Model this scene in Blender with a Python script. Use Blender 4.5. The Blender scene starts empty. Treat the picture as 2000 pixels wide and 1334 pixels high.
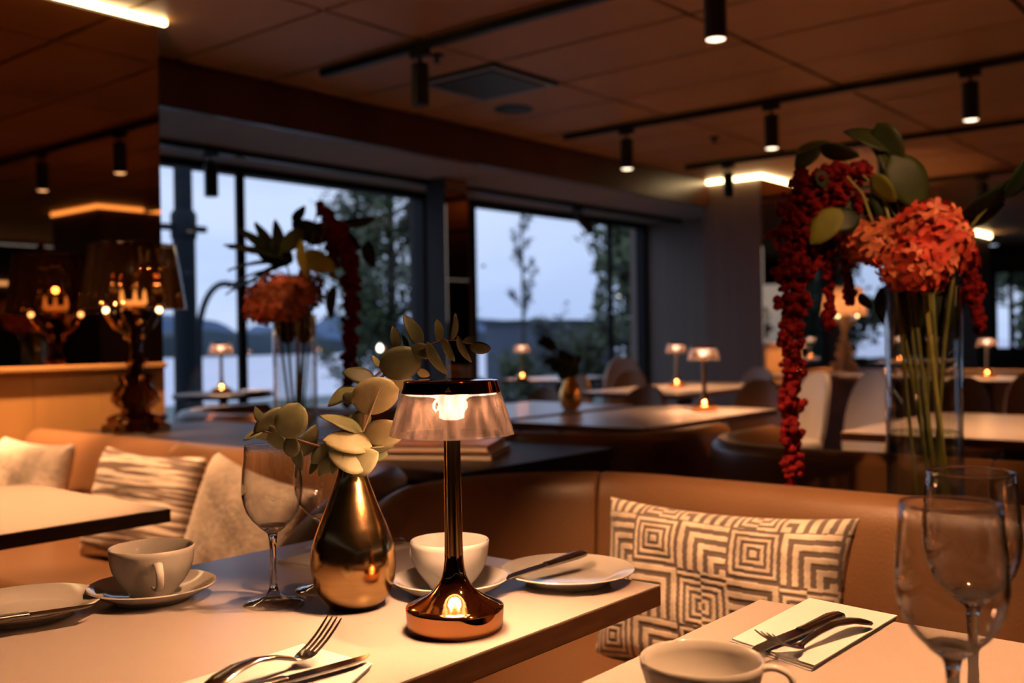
import bpy, math, random
import numpy as np
from mathutils import Vector, Matrix
R = math.radians
pi = math.pi
random.seed(7)
scene = bpy.context.scene
COL = scene.collection

# ------------------------------------------------------------------ camera
F_PX = 1972.0
TH = R(39.7); ROLL = 0.0164; PITCH = -6 / F_PX; CAM_H = 1.06
f0 = Vector((math.cos(TH), math.sin(TH), 0)); r0 = Vector((math.sin(TH), -math.cos(TH), 0)); zz = Vector((0, 0, 1))
fw = f0 * math.cos(PITCH) + zz * math.sin(PITCH); up0 = zz * math.cos(PITCH) - f0 * math.sin(PITCH)
cu = up0 * math.cos(ROLL) + r0 * math.sin(ROLL); cr = r0 * math.cos(ROLL) - up0 * math.sin(ROLL)
CAM = Vector((0, 0, CAM_H))
cam_data = bpy.data.cameras.new('camera'); cam = bpy.data.objects.new('camera', cam_data); COL.objects.link(cam)
cam.matrix_world = Matrix(((cr.x, cu.x, -fw.x, 0), (cr.y, cu.y, -fw.y, 0), (cr.z, cu.z, -fw.z, CAM_H), (0, 0, 0, 1)))
cam_data.sensor_width = 36; cam_data.lens = 36 * F_PX / 2000
cam_data.clip_start = 0.05; cam_data.clip_end = 2000
cam_data.dof.use_dof = True; cam_data.dof.focus_distance = 1.14; cam_data.dof.aperture_fstop = 4.2
scene.camera = cam

# ------------------------------------------------------------------ world (overcast dusk sky)
wd = bpy.data.worlds.new('dusk_sky'); scene.world = wd; wd.use_nodes = True
nt = wd.node_tree; nt.nodes.clear()
tc = nt.nodes.new('ShaderNodeTexCoord'); sep = nt.nodes.new('ShaderNodeSeparateXYZ')
rmp = nt.nodes.new('ShaderNodeValToRGB'); nz = nt.nodes.new('ShaderNodeTexNoise'); mp = nt.nodes.new('ShaderNodeMapping')
mixc = nt.nodes.new('ShaderNodeMix'); mixc.data_type = 'RGBA'; bg = nt.nodes.new('ShaderNodeBackground'); wo = nt.nodes.new('ShaderNodeOutputWorld')
nt.links.new(tc.outputs['Generated'], sep.inputs[0]); nt.links.new(sep.outputs['Z'], rmp.inputs[0])
e = rmp.color_ramp.elements
e[0].position = 0.0; e[0].color = (0.42, 0.53, 0.80, 1); e[1].position = 0.5; e[1].color = (0.50, 0.60, 0.82, 1)
x = rmp.color_ramp.elements.new(0.12); x.color = (0.52, 0.63, 0.90, 1)
mp.inputs['Scale'].default_value = (1.5, 1.5, 6)
nt.links.new(tc.outputs['Generated'], mp.inputs[0]); nt.links.new(mp.outputs[0], nz.inputs['Vector'])
nz.inputs['Scale'].default_value = 2.2; nz.inputs['Detail'].default_value = 5
r2 = nt.nodes.new('ShaderNodeValToRGB'); r2.color_ramp.elements[0].position = .42; r2.color_ramp.elements[1].position = .72
r2.color_ramp.elements[0].color = (0, 0, 0, 1); r2.color_ramp.elements[1].color = (.55, .55, .55, 1)
nt.links.new(nz.outputs[0], r2.inputs[0]); nt.links.new(r2.outputs[0], mixc.inputs[0])
nt.links.new(rmp.outputs[0], mixc.inputs[6]); mixc.inputs[7].default_value = (0.74, 0.80, 0.95, 1)
nt.links.new(mixc.outputs[2], bg.inputs[0]); bg.inputs[1].default_value = 0.92
nt.links.new(bg.outputs[0], wo.inputs[0])

# ------------------------------------------------------------------ render look
vs = scene.view_settings; vs.view_transform = 'Standard'; vs.look = 'None'; vs.gamma = 1; vs.exposure = 0.55
try: vs.use_curve_mapping = False
except Exception: pass
cy = scene.cycles
cy.use_denoising = True; cy.max_bounces = 8; cy.transparent_max_bounces = 20; cy.transmission_bounces = 8; cy.use_adaptive_sampling = True; cy.adaptive_threshold = .015
cy.glossy_bounces = 5; cy.diffuse_bounces = 3; cy.sample_clamp_indirect = 4; cy.caustics_reflective = False; cy.caustics_refractive = False
cy.blur_glossy = 0.5

# pixel helpers: turn a photograph pixel into a point at a known height, depth or plane
def ray(x, y): return fw + cr * ((x - 1000) / F_PX) - cu * ((y - 667) / F_PX)
def onz(x, y, z): d = ray(x, y); return CAM + d * ((z - CAM_H) / d.z)
def onY(x, y, Y): d = ray(x, y); return CAM + d * (Y / d.y)
def onX(x, y, X): d = ray(x, y); return CAM + d * (X / d.x)
def atd(x, y, d): return CAM + ray(x, y) * d

# ------------------------------------------------------------------ materials
MATS = {}
def new_mat(n):
    m = bpy.data.materials.new(n); m.use_nodes = True; m.node_tree.nodes.clear(); MATS[n] = m
    return m, m.node_tree
def link(t, a, b): t.links.new(a, b)
def pbr(n, c, rough=.5, metal=0, var=.12, vscale=6, vstretch=(1, 1, 1), bump=0, bscale=40, bstretch=(1, 1, 1), c2=None, emit=None, estr=0, spec=.5, coat=0, aniso=0, rvar=0, trans=0, sheen=0, coord='Object', sub=0):
    m, t = new_mat(n)
    o = t.nodes.new('ShaderNodeOutputMaterial'); b = t.nodes.new('ShaderNodeBsdfPrincipled'); link(t, b.outputs[0], o.inputs[0])
    tcn = t.nodes.new('ShaderNodeTexCoord'); mpn = t.nodes.new('ShaderNodeMapping'); mpn.inputs['Scale'].default_value = vstretch
    link(t, tcn.outputs[coord], mpn.inputs[0])
    n1 = t.nodes.new('ShaderNodeTexNoise'); n1.inputs['Scale'].default_value = vscale; n1.inputs['Detail'].default_value = 4
    link(t, mpn.outputs[0], n1.inputs['Vector'])
    rp = t.nodes.new('ShaderNodeValToRGB'); rp.color_ramp.elements[0].position = .3; rp.color_ramp.elements[1].position = .72
    ca = tuple(max(0, v * (1 - var)) for v in c); cb = tuple(min(1, v * (1 + var)) for v in c) if c2 is None else c2
    rp.color_ramp.elements[0].color = (*ca, 1); rp.color_ramp.elements[1].color = (*cb, 1)
    link(t, n1.outputs[0], rp.inputs[0]); link(t, rp.outputs[0], b.inputs['Base Color'])
    b.inputs['Roughness'].default_value = rough; b.inputs['Metallic'].default_value = metal
    b.inputs['Specular IOR Level'].default_value = spec
    if coat: b.inputs['Coat Weight'].default_value = coat; b.inputs['Coat Roughness'].default_value = .08
    if aniso: b.inputs['Anisotropic'].default_value = aniso
    if sheen: b.inputs['Sheen Weight'].default_value = sheen
    if trans: b.inputs['Transmission Weight'].default_value = trans
    if sub: b.inputs['Subsurface Weight'].default_value = sub; b.inputs['Subsurface Radius'].default_value = (.01, .006, .003)
    if rvar:
        mr = t.nodes.new('ShaderNodeMapRange'); mr.inputs[3].default_value = max(0.02, rough - rvar); mr.inputs[4].default_value = rough + rvar
        link(t, n1.outputs[0], mr.inputs[0]); link(t, mr.outputs[0], b.inputs['Roughness'])
    if emit: b.inputs['Emission Color'].default_value = (*emit, 1); b.inputs['Emission Strength'].default_value = estr
    if bump:
        mb = t.nodes.new('ShaderNodeMapping'); mb.inputs['Scale'].default_value = bstretch; link(t, tcn.outputs[coord], mb.inputs[0])
        n2 = t.nodes.new('ShaderNodeTexNoise'); n2.inputs['Scale'].default_value = bscale; n2.inputs['Detail'].default_value = 3
        link(t, mb.outputs[0], n2.inputs['Vector'])
        bp = t.nodes.new('ShaderNodeBump'); bp.inputs['Strength'].default_value = bump; bp.inputs['Distance'].default_value = .01
        link(t, n2.outputs[0], bp.inputs['Height']); link(t, bp.outputs[0], b.inputs['Normal'])
    return m
def thin_glass(n, tint=(1, 1, 1), refl=1.0, milky=0, milk=(1, .9, .8), rough=0.0, streak=False, edge=0):
    """thin-walled glass: transparent tint with a Fresnel gloss, optional milky scatter"""
    m, t = new_mat(n)
    o = t.nodes.new('ShaderNodeOutputMaterial'); tr = t.nodes.new('ShaderNodeBsdfTransparent'); tr.inputs[0].default_value = (*tint, 1)
    gl = t.nodes.new('ShaderNodeBsdfGlossy'); gl.inputs['Roughness'].default_value = rough
    fr = t.nodes.new('ShaderNodeFresnel'); gm = t.nodes.new('ShaderNodeNewGeometry')   # same Fresnel on both faces of a thin wall
    io = t.nodes.new('ShaderNodeMapRange'); io.inputs[3].default_value = 1.5; io.inputs[4].default_value = 1 / 1.5
    link(t, gm.outputs['Backfacing'], io.inputs[0]); link(t, io.outputs[0], fr.inputs[0])
    mu = t.nodes.new('ShaderNodeMath'); mu.operation = 'MULTIPLY'; mu.inputs[1].default_value = refl; mu.use_clamp = True
    mx = t.nodes.new('ShaderNodeMixShader'); link(t, fr.outputs[0], mu.inputs[0]); link(t, mu.outputs[0], mx.inputs[0])
    base = tr.outputs[0]
    if edge:      # longer path through the wall at grazing angles
        lw = t.nodes.new('ShaderNodeLayerWeight'); lw.inputs[0].default_value = .5; pw = t.nodes.new('ShaderNodeMath'); pw.operation = 'POWER'; pw.inputs[1].default_value = 5
        link(t, lw.outputs['Facing'], pw.inputs[0]); me_ = t.nodes.new('ShaderNodeMix'); me_.data_type = 'RGBA'; link(t, pw.outputs[0], me_.inputs[0])
        me_.inputs[6].default_value = (*tint, 1); me_.inputs[7].default_value = (*(v * (1 - edge) for v in tint), 1); link(t, me_.outputs[2], tr.inputs[0])
    if milky:
        nzn = t.nodes.new('ShaderNodeTexNoise'); nzn.inputs['Scale'].default_value = 30; nzn.inputs['Detail'].default_value = 3
        if streak:
            tcs = t.nodes.new('ShaderNodeTexCoord'); mps = t.nodes.new('ShaderNodeMapping'); mps.inputs['Scale'].default_value = (3, 3, .5)
            link(t, tcs.outputs['Object'], mps.inputs[0]); link(t, mps.outputs[0], nzn.inputs['Vector'])
            rs = t.nodes.new('ShaderNodeValToRGB'); rs.color_ramp.elements[0].position = .36; rs.color_ramp.elements[1].position = .66
            rs.color_ramp.elements[0].color = (*(v * .72 for v in tint), 1); rs.color_ramp.elements[1].color = (*(min(1, v * 1.15) for v in tint), 1)
            link(t, nzn.outputs[0], rs.inputs[0]); link(t, rs.outputs[0], tr.inputs[0])
        tl = t.nodes.new('ShaderNodeBsdfTranslucent'); tl.inputs[0].default_value = (*milk, 1)
        df = t.nodes.new('ShaderNodeBsdfDiffuse'); df.inputs[0].default_value = (*milk, 1)
        m1 = t.nodes.new('ShaderNodeMixShader'); m1.inputs[0].default_value = .35; link(t, tl.outputs[0], m1.inputs[1]); link(t, df.outputs[0], m1.inputs[2])
        mr = t.nodes.new('ShaderNodeMapRange'); mr.inputs[1].default_value = .35; mr.inputs[2].default_value = .65; mr.inputs[3].default_value = milky * .5; mr.inputs[4].default_value = milky * 1.5
        link(t, nzn.outputs[0], mr.inputs[0])
        m2 = t.nodes.new('ShaderNodeMixShader'); link(t, mr.outputs[0], m2.inputs[0]); link(t, tr.outputs[0], m2.inputs[1]); link(t, m1.outputs[0], m2.inputs[2])
        base = m2.outputs[0]
    link(t, base, mx.inputs[1]); link(t, gl.outputs[0], mx.inputs[2]); link(t, mx.outputs[0], o.inputs[0])
    return m
def real_glass(n, c=(1, 1, 1), ior=1.48, rough=0):
    m, t = new_mat(n); o = t.nodes.new('ShaderNodeOutputMaterial'); g = t.nodes.new('ShaderNodeBsdfGlass')
    g.inputs[0].default_value = (*c, 1); g.inputs['IOR'].default_value = ior; g.inputs['Roughness'].default_value = rough
    link(t, g.outputs[0], o.inputs[0]); return m
def emis(n, c, s):
    m, t = new_mat(n); o = t.nodes.new('ShaderNodeOutputMaterial'); g = t.nodes.new('ShaderNodeEmission')
    g.inputs[0].default_value = (*c, 1); g.inputs[1].default_value = s; link(t, g.outputs[0], o.inputs[0]); return m
def stripes(n, c1, c2, scale):
    m, t = new_mat(n); o = t.nodes.new('ShaderNodeOutputMaterial'); b = t.nodes.new('ShaderNodeBsdfPrincipled'); link(t, b.outputs[0], o.inputs[0])
    tcn = t.nodes.new('ShaderNodeTexCoord'); mpn = t.nodes.new('ShaderNodeMapping'); mpn.inputs['Scale'].default_value = (1.4, 24, 1.4)
    link(t, tcn.outputs['Object'], mpn.inputs[0]); n1 = t.nodes.new('ShaderNodeTexNoise'); n1.inputs['Scale'].default_value = scale; n1.inputs['Detail'].default_value = 5
    link(t, mpn.outputs[0], n1.inputs['Vector']); rp = t.nodes.new('ShaderNodeValToRGB'); rp.color_ramp.elements[0].position = .46; rp.color_ramp.elements[1].position = .55
    rp.color_ramp.elements[0].color = (*c1, 1); rp.color_ramp.elements[1].color = (*c2, 1); link(t, n1.outputs[0], rp.inputs[0]); link(t, rp.outputs[0], b.inputs['Base Color'])
    b.inputs['Roughness'].default_value = .7
    bp = t.nodes.new('ShaderNodeBump'); bp.inputs['Strength'].default_value = .5; bp.inputs['Distance'].default_value = .004; link(t, n1.outputs[0], bp.inputs['Height']); link(t, bp.outputs[0], b.inputs['Normal'])
    return m
def attr_mat(n, rough=.7):
    m, t = new_mat(n); o = t.nodes.new('ShaderNodeOutputMaterial'); b = t.nodes.new('ShaderNodeBsdfPrincipled'); link(t, b.outputs[0], o.inputs[0])
    a = t.nodes.new('ShaderNodeAttribute'); a.attribute_name = 'pattern'; nw = t.nodes.new('ShaderNodeTexNoise'); nw.inputs['Scale'].default_value = 22; nw.inputs['Detail'].default_value = 6; tw = t.nodes.new('ShaderNodeTexCoord'); link(t, tw.outputs['Object'], nw.inputs['Vector'])
    rw = t.nodes.new('ShaderNodeMapRange'); rw.inputs[1].default_value = .3; rw.inputs[2].default_value = .7; rw.inputs[3].default_value = .6; rw.inputs[4].default_value = 1.2; link(t, nw.outputs[0], rw.inputs[0])
    vw = t.nodes.new('ShaderNodeVectorMath'); vw.operation = 'SCALE'; link(t, a.outputs['Color'], vw.inputs[0]); link(t, rw.outputs[0], vw.inputs[3]); link(t, vw.outputs[0], b.inputs['Base Color'])
    b.inputs['Roughness'].default_value = rough; b.inputs['Sheen Weight'].default_value = .3
    return m

WARM = (1.0, .49, .22)
pbr('ceil_panel', (.64, .32, .125), .45, var=.08, vscale=1.5)
pbr('ceil_void', (.010, .006, .004), .9)
pbr('fascia_wood', (.085, .026, .011), .35, var=.3, vscale=3, vstretch=(1, 1, .12))
pbr('soffit', (.46, .35, .30), .8, var=.04)
pbr('wall_taupe', (.22, .155, .125), .6, var=.12, vscale=5, vstretch=(6, 6, .1))
pbr('pier_grey', (.04, .036, .036), .6, var=.1, spec=.2)
pbr('dark_wall', (.035, .022, .016), .5, var=.3, vscale=2)
pbr('floor_wood', (.10, .055, .03), .35, var=.3, vscale=3, vstretch=(.3, 4, 1))
pbr('dado_wood', (.62, .34, .12), .32, var=.28, vscale=2.4, vstretch=(1, 1, .25))
pbr('black_metal', (.012, .011, .011), .35, spec=.4)
pbr('frame_dark', (.010, .010, .012), .5, spec=.15)
pbr('vent_grey', (.035, .035, .04), .4, var=.05)
pbr('vent_light', (.45, .5, .58), .4)
pbr('leather', (.20, .10, .044), .38, var=.12, vscale=4, bump=.12, bscale=160, spec=.5)
pbr('leather_dark', (.19, .085, .032), .36, var=.15, vscale=4, bump=.1, bscale=160)
pbr('plinth', (.03, .018, .012), .5)
pbr('table_top', (.63, .525, .45), .26, var=.03, vscale=3, spec=.45)
pbr('table_edge', (.11, .045, .02), .4, var=.25, vscale=20, vstretch=(1, 1, 6))
pbr('console_wood', (.025, .016, .014), .5, var=.2)
pbr('china', (.80, .74, .66), .12, var=.015, spec=.5, coat=.4)
pbr('steel', (.62, .56, .50), .16, metal=1, var=.05, vscale=30, rvar=.06)
pbr('napkin', (.88, .85, .80), .85, var=.02, bump=.15, bscale=300)
pbr('copper', (.80, .36, .14), .07, metal=1, var=.05, vscale=20)
pbr('copper_satin', (.98, .58, .27), .14, metal=1, var=.12, vscale=60, vstretch=(1, 1, .05))
pbr('copper_dark', (.32, .08, .03), .08, metal=1, var=.1)
pbr('gold', (.90, .55, .23), .17, metal=1, var=.10, vscale=10, vstretch=(1, 1, 12), aniso=.3, rvar=.05)
pbr('gold_far', (.80, .42, .13), .25, metal=1)
real_glass('glass_solid')
thin_glass('glass_bowl', (.985, .985, .985), 2.2, edge=.6)
thin_glass('glass_foot', (.95, .95, .95), 2.4, edge=.6)
thin_glass('glass_vase', (.97, .98, .975), 2.2, edge=.5)
thin_glass('window_glass', (.93, .95, .97), .75)
thin_glass('lamp_shade', (.58, .50, .46), 1.3, milky=.085, milk=(.50, .40, .36), rough=.06, streak=True)
thin_glass('bourgie_shade', (.44, .31, .20), 2.6, milky=.008, milk=(.7, .4, .2), rough=.03)
thin_glass('bourgie_body', (.50, .33, .20), 2.2, rough=.04)
pbr('bourgie_gold', (.62, .36, .14), .10, metal=1, var=.2, vscale=12)
thin_glass('water', (.88, .92, .88), .6)
# tinted bronze mirror
m_, t_ = new_mat('bronze_mirror'); o_ = t_.nodes.new('ShaderNodeOutputMaterial'); g_ = t_.nodes.new('ShaderNodeBsdfGlossy')
n_ = t_.nodes.new('ShaderNodeTexNoise'); n_.inputs['Scale'].default_value = 1.5; rp_ = t_.nodes.new('ShaderNodeValToRGB')
rp_.color_ramp.elements[0].color = (.44, .27, .15, 1); rp_.color_ramp.elements[1].color = (.48, .30, .17, 1)
link(t_, n_.outputs[0], rp_.inputs[0]); link(t_, rp_.outputs[0], g_.inputs[0]); g_.inputs['Roughness'].default_value = .015; link(t_, g_.outputs[0], o_.inputs[0])
emis('led_strip', (1.0, .72, .34), 9)
emis('led_warm', (1.0, .45, .12), 2.2)
emis('lamp_core', (1.0, .82, .64), 5)
emis('spot_lens', (1.0, .72, .48), 2.6)
emis('bulb', (1.0, .60, .26), 5)
emis('street_bulb', (1.0, .85, .62), 7)
emis('shelf_light', (1.0, .62, .34), 1.3)
pbr('cushion_plain', (.62, .52, .42), .8, var=.22, vscale=26, bump=.5, bscale=60, sheen=.3)
stripes('cushion_stripe', (.16, .11, .085), (.72, .62, .52), 3.2)
attr_mat('cushion_maze')
pbr('leaf_euc', (.21, .225, .115), .5, var=.22, vscale=40, spec=.4)
pbr('leaf_euc_pale', (.40, .37, .20), .5, var=.14, vscale=60, spec=.4)
pbr('leaf_euc_shaded', (.085, .095, .05), .5, var=.2, vscale=40, spec=.4)  # darker copy: shade on the dimmer leaves put into the colour
pbr('stem_pale', (.55, .45, .28), .5)
pbr('stem_brown', (.22, .11, .06), .6)
pbr('leaf_dark', (.016, .026, .010), .45, var=.3, vscale=14, spec=.2)
pbr('leaf_olive', (.15, .15, .022), .5, var=.3, vscale=14, spec=.2)
pbr('leaf_green', (.032, .042, .011), .5, var=.4, vscale=14, spec=.2)
pbr('leaf_lime', (.40, .38, .045), .5, var=.15, vscale=14)
pbr('petal_orange', (.64, .065, .018), .6, var=.3, vscale=30, c2=(.95, .30, .14))
pbr('petal_red', (.50, .025, .012), .6, var=.3, vscale=30, c2=(.85, .10, .05))
pbr('petal_rust', (.32, .05, .015), .6, var=.3, vscale=30, c2=(.62, .20, .07))
pbr('amaranth', (.15, .005, .005), .9, var=.35, vscale=60, spec=.12)
pbr('stem_green', (.20, .20, .05), .5, var=.2, vscale=12)
pbr('stem_lime', (.48, .42, .10), .5, var=.15, vscale=12)
pbr('chair_white', (.72, .66, .60), .6, var=.05)
pbr('chair_brown', (.20, .09, .035), .45, var=.1)
pbr('chair_tan', (.34, .17, .06), .45, var=.1)
pbr('chair_leg', (.05, .03, .02), .4)
pbr('book_page', (.72, .62, .50), .8, var=.1, vscale=3, vstretch=(1, 1, 60))
pbr('book_cover', (.62, .45, .34), .35, var=.5, vscale=9, c2=(.70, .28, .16))
pbr('book_cover_dark', (.10, .06, .05), .4)
pbr('bark', (.05, .045, .035), .9)
pbr('tree_leaf', (.085, .115, .05), .7, var=.4, vscale=2)
pbr('tree_leaf_pale', (.10, .12, .13), .8, var=.3, vscale=2)
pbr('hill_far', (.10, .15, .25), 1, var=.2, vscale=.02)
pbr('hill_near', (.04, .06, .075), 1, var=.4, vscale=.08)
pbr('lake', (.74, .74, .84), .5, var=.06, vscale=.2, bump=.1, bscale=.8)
pbr('terrace', (.13, .16, .15), .8, var=.25, vscale=.6)
pbr('pole', (.012, .017, .024), .6, spec=.15)
pbr('shed', (.06, .085, .13), .6, var=.15, vscale=.8)
pbr('shed_roof', (.03, .04, .06), .7)
pbr('white_lamp', (.75, .62, .46), .3)
thin_glass('white_shade', (.45, .36, .28), .6, milky=.55, milk=(.60, .46, .34))

# ------------------------------------------------------------------ mesh builder
class MB:
    def __init__(s): s.v = []; s.f = []
    def add(s, vs, fs):
        o = len(s.v); s.v += [tuple(v) for v in vs]; s.f += [tuple(i + o for i in f) for f in fs]; return s
    def box(s, x0, x1, y0, y1, z0, z1):
        return s.add([(x0, y0, z0), (x1, y0, z0), (x1, y1, z0), (x0, y1, z0), (x0, y0, z1), (x1, y0, z1), (x1, y1, z1), (x0, y1, z1)],
                     [(0, 3, 2, 1), (4, 5, 6, 7), (0, 1, 5, 4), (1, 2, 6, 5), (2, 3, 7, 6), (3, 0, 4, 7)])
    def lathe(s, prof, n=32, cx=0, cy=0, flute=0, nf=0, fl=None, closed=False):
        vs, fs = [], []
        for k, (r, z) in enumerate(prof):
            for i in range(n):
                a = 2 * pi * i / n; rr = r
                if flute: rr = r * (1 + flute * (fl[k] if fl else 1) * math.cos(nf * a))
                vs.append((cx + rr * math.cos(a), cy + rr * math.sin(a), z))
        m = len(prof)
        for k in range(m - 1 + (1 if closed else 0)):
            k2 = (k + 1) % m
            for i in range(n):
                j = (i + 1) % n; fs.append((k * n + i, k * n + j, k2 * n + j, k2 * n + i))
        if not closed:
            if prof[0][0] > 1e-6: fs.append(tuple(reversed(range(n))))
            if prof[-1][0] > 1e-6: fs.append(tuple((m - 1) * n + i for i in range(n)))
        return s.add(vs, fs)
    def tube(s, pts, rad, n=10, cap=True):
        pts = [Vector(p) for p in pts]; m = len(pts)
        if not hasattr(rad, '__len__'): rad = [rad] * m
        vs, fs = [], []; u = None
        for k in range(m):
            t = (pts[min(k + 1, m - 1)] - pts[max(k - 1, 0)]).normalized()
            if u is None:
                u = t.cross(Vector((0, 0, 1)));
                if u.length < 1e-3: u = t.cross(Vector((0, 1, 0)))
            u = (u - t * u.dot(t)).normalized(); w = t.cross(u)
            for i in range(n):
                a = 2 * pi * i / n; vs.append(pts[k] + (u * math.cos(a) + w * math.sin(a)) * rad[k])
        for k in range(m - 1):
            for i in range(n):
                j = (i + 1) % n; fs.append((k * n + i, k * n + j, (k + 1) * n + j, (k + 1) * n + i))
        if cap: fs.append(tuple(reversed(range(n)))); fs.append(tuple((m - 1) * n + i for i in range(n)))
        return s.add(vs, fs)
    def strip(s, pts, widths, thick, side):
        """flat bar along pts; rounded 8-point section, width along `side`"""
        pts = [Vector(p) for p in pts]; m = len(pts); side = Vector(side).normalized(); vs, fs = [], []
        sec = [(-1, 0), (-.8, .7), (0, 1), (.8, .7), (1, 0), (.8, -.7), (0, -1), (-.8, -.7)]
        for k in range(m):
            t = (pts[min(k + 1, m - 1)] - pts[max(k - 1, 0)]).normalized(); sd = (side - t * side.dot(t)).normalized(); nn = sd.cross(t)
            th = thick[k] if hasattr(thick, '__len__') else thick
            for a, b in sec: vs.append(pts[k] + sd * (a * widths[k] / 2) + nn * (b * th / 2))
        for k in range(m - 1):
            for i in range(8):
                j = (i + 1) % 8; fs.append((k * 8 + i, k * 8 + j, (k + 1) * 8 + j, (k + 1) * 8 + i))
        fs.append(tuple(reversed(range(8)))); fs.append(tuple((m - 1) * 8 + i for i in range(8)))
        return s.add(vs, fs)
    def sweep(s, path, prof):
        """closed profile [(offset to the left of travel, z)] along an open plan path"""
        m, n = len(path), len(prof); vs, fs = [], []
        for k in range(m):
            a = Vector(path[max(k - 1, 0)]); b = Vector(path[k]); c = Vector(path[min(k + 1, m - 1)])
            t = ((c - b).normalized() if k < m - 1 else Vector((0, 0))) + ((b - a).normalized() if k > 0 else Vector((0, 0)))
            t.normalize(); nn = Vector((-t.y, t.x))
            for off, z in prof: vs.append((b.x + nn.x * off, b.y + nn.y * off, z))
        for k in range(m - 1):
            for i in range(n):
                j = (i + 1) % n; fs.append((k * n + i, (k + 1) * n + i, (k + 1) * n + j, k * n + j))
        fs.append(tuple(range(n))); fs.append(tuple((m - 1) * n + i for i in reversed(range(n))))
        return s.add(vs, fs)
    def prism(s, poly, z0, z1):
        n = len(poly)
        return s.add([(x, y, z0) for x, y in poly] + [(x, y, z1) for x, y in poly],
                     [tuple(reversed(range(n))), tuple(range(n, 2 * n))] + [(i, (i + 1) % n, n + (i + 1) % n, n + i) for i in range(n)])
    def mesh(s, name, mat, smooth=True, auto=35):
        me = bpy.data.meshes.new(name); me.from_pydata(s.v, [], s.f); me.materials.append(MATS[mat]); me.update()
        if smooth:
            me.polygons.foreach_set('use_smooth', [True] * len(me.polygons))
            if auto:
                try: me.set_sharp_from_angle(angle=R(auto))
                except Exception: pass
        return me
    def build(s, name, mat, parent=None, smooth=True, auto=35, bevel=0, bseg=2, fix=True):
        me = s.mesh(name, mat, smooth, auto)
        if fix:
            import bmesh
            b = bmesh.new(); b.from_mesh(me); bmesh.ops.recalc_face_normals(b, faces=b.faces); b.to_mesh(me); b.free()
        o = bpy.data.objects.new(name, me); COL.objects.link(o)
        if parent: o.parent = parent
        if bevel:
            bv = o.modifiers.new('bevel', 'BEVEL'); bv.width = bevel; bv.segments = bseg; bv.limit_method = 'ANGLE'; bv.angle_limit = R(40)
        return o

def tag(o, label=None, cat=None, group=None, kind=None):
    if label: o['label'] = label
    if cat: o['category'] = cat
    if group: o['group'] = group
    if kind: o['kind'] = kind
    return o
def thing(name, label, cat, loc=(0, 0, 0), rz=0, group=None):
    o = bpy.data.objects.new(name, None); COL.objects.link(o); o.empty_display_size = .1
    o.location = loc; o.rotation_euler = (0, 0, rz); return tag(o, label, cat, group)
def inst(name, me, parent, loc=(0, 0, 0), mat=None):
    o = bpy.data.objects.new(name, me); COL.objects.link(o); o.parent = parent
    if mat is not None: o.matrix_local = mat
    else: o.location = loc
    return o
def dup(root, loc, rz, label, group=None):
    def rec(o, p):
        c = o.copy(); COL.objects.link(c); c.parent = p
        for ch in list(o.children): rec(ch, c)
        return c
    r = rec(root, None); r.location = loc; r.rotation_euler = (0, 0, rz); r['label'] = label
    if group: r['group'] = group
    return r
def struct(name, mb, mat, parent=None, label=None, smooth=False, **k):
    o = mb.build(name, mat, parent, smooth=smooth, **k)
    if not parent: o['kind'] = 'structure'
    if label: o['label'] = label
    return o
def light(kind, name, loc, energy, color=WARM, parent=None, target=None, size=.05, cone=60, blend=.6, spread=None):
    d = bpy.data.lights.new(name, kind); d.energy = energy; d.color = color
    if kind == 'SPOT': d.spot_size = R(cone); d.spot_blend = blend; d.shadow_soft_size = size
    elif kind == 'AREA':
        d.shape = 'DISK'; d.size = size
        if spread: d.spread = R(spread)
    else: d.shadow_soft_size = size
    o = bpy.data.objects.new(name, d); COL.objects.link(o); o.location = loc
    if parent: o.parent = parent
    if target is not None:
        base = Vector(loc) + (parent.location if parent else Vector())
        o.rotation_euler = (Vector(target) - base).to_track_quat('-Z', 'Y').to_euler()
    return o

# =================================================================== SETTING
ZC, ZS, YF, YW = 2.39, 2.17, 4.25, 5.40
X0, X1, Y0 = -3.2, 17.0, -6.0
struct('floor', MB().box(X0, X1, Y0, YW, -.06, 0), 'floor_wood')
ceiling = struct('ceiling', MB().box(X0, X1, Y0, YW + .2, ZC + .012, ZC + .1), 'ceil_void')
# ceiling panels, laid in a grid of 0.525 x 1.065 m with dark open joints
PW, PL, GAP = .525, 1.065, .022
pm = MB().box(GAP / 2, PW - GAP / 2, GAP / 2, PL - GAP / 2, 0, .012).mesh('ceiling_panel', 'ceil_panel', smooth=False)
far_panels = MB()
xs = [2.655 + PW * k for k in range(-7, 28)]; ys = [4.225 - PL * k for k in range(1, 10)]
AC = (3.705, 4.23, 3.16, 3.69)
for xk in xs:
    for yk in ys:
        if abs(xk - 3.705) < .02 and abs(yk - 3.16) < .02:
            far_panels.box(xk + GAP / 2, xk + PW - GAP / 2, 3.70, 4.22, ZC, ZC + .012); continue
        if xk < 10.6 and yk > -4.0:
            inst('ceiling_panel', pm, ceiling, (xk, yk, ZC))
        else: far_panels.box(xk + GAP / 2, xk + PW - GAP / 2, yk + GAP / 2, yk + PL - GAP / 2, ZC, ZC + .012)
fp = far_panels.build('ceiling_panel', 'ceil_panel', ceiling, smooth=False); fp['kind'] = 'stuff'
# fascia above the windows and the grey soffit behind it
struct('trim_1', MB().box(2.2, 7.80, YF, YF + .05, ZS, ZC + .012), 'fascia_wood', label='dark reddish wood fascia above the windows')
struct('trim_2', MB().box(2.2, 8.9, YF + .05, YW + .1, ZS, ZS + .06), 'soffit', label='grey soffit running along the window heads')
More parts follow.
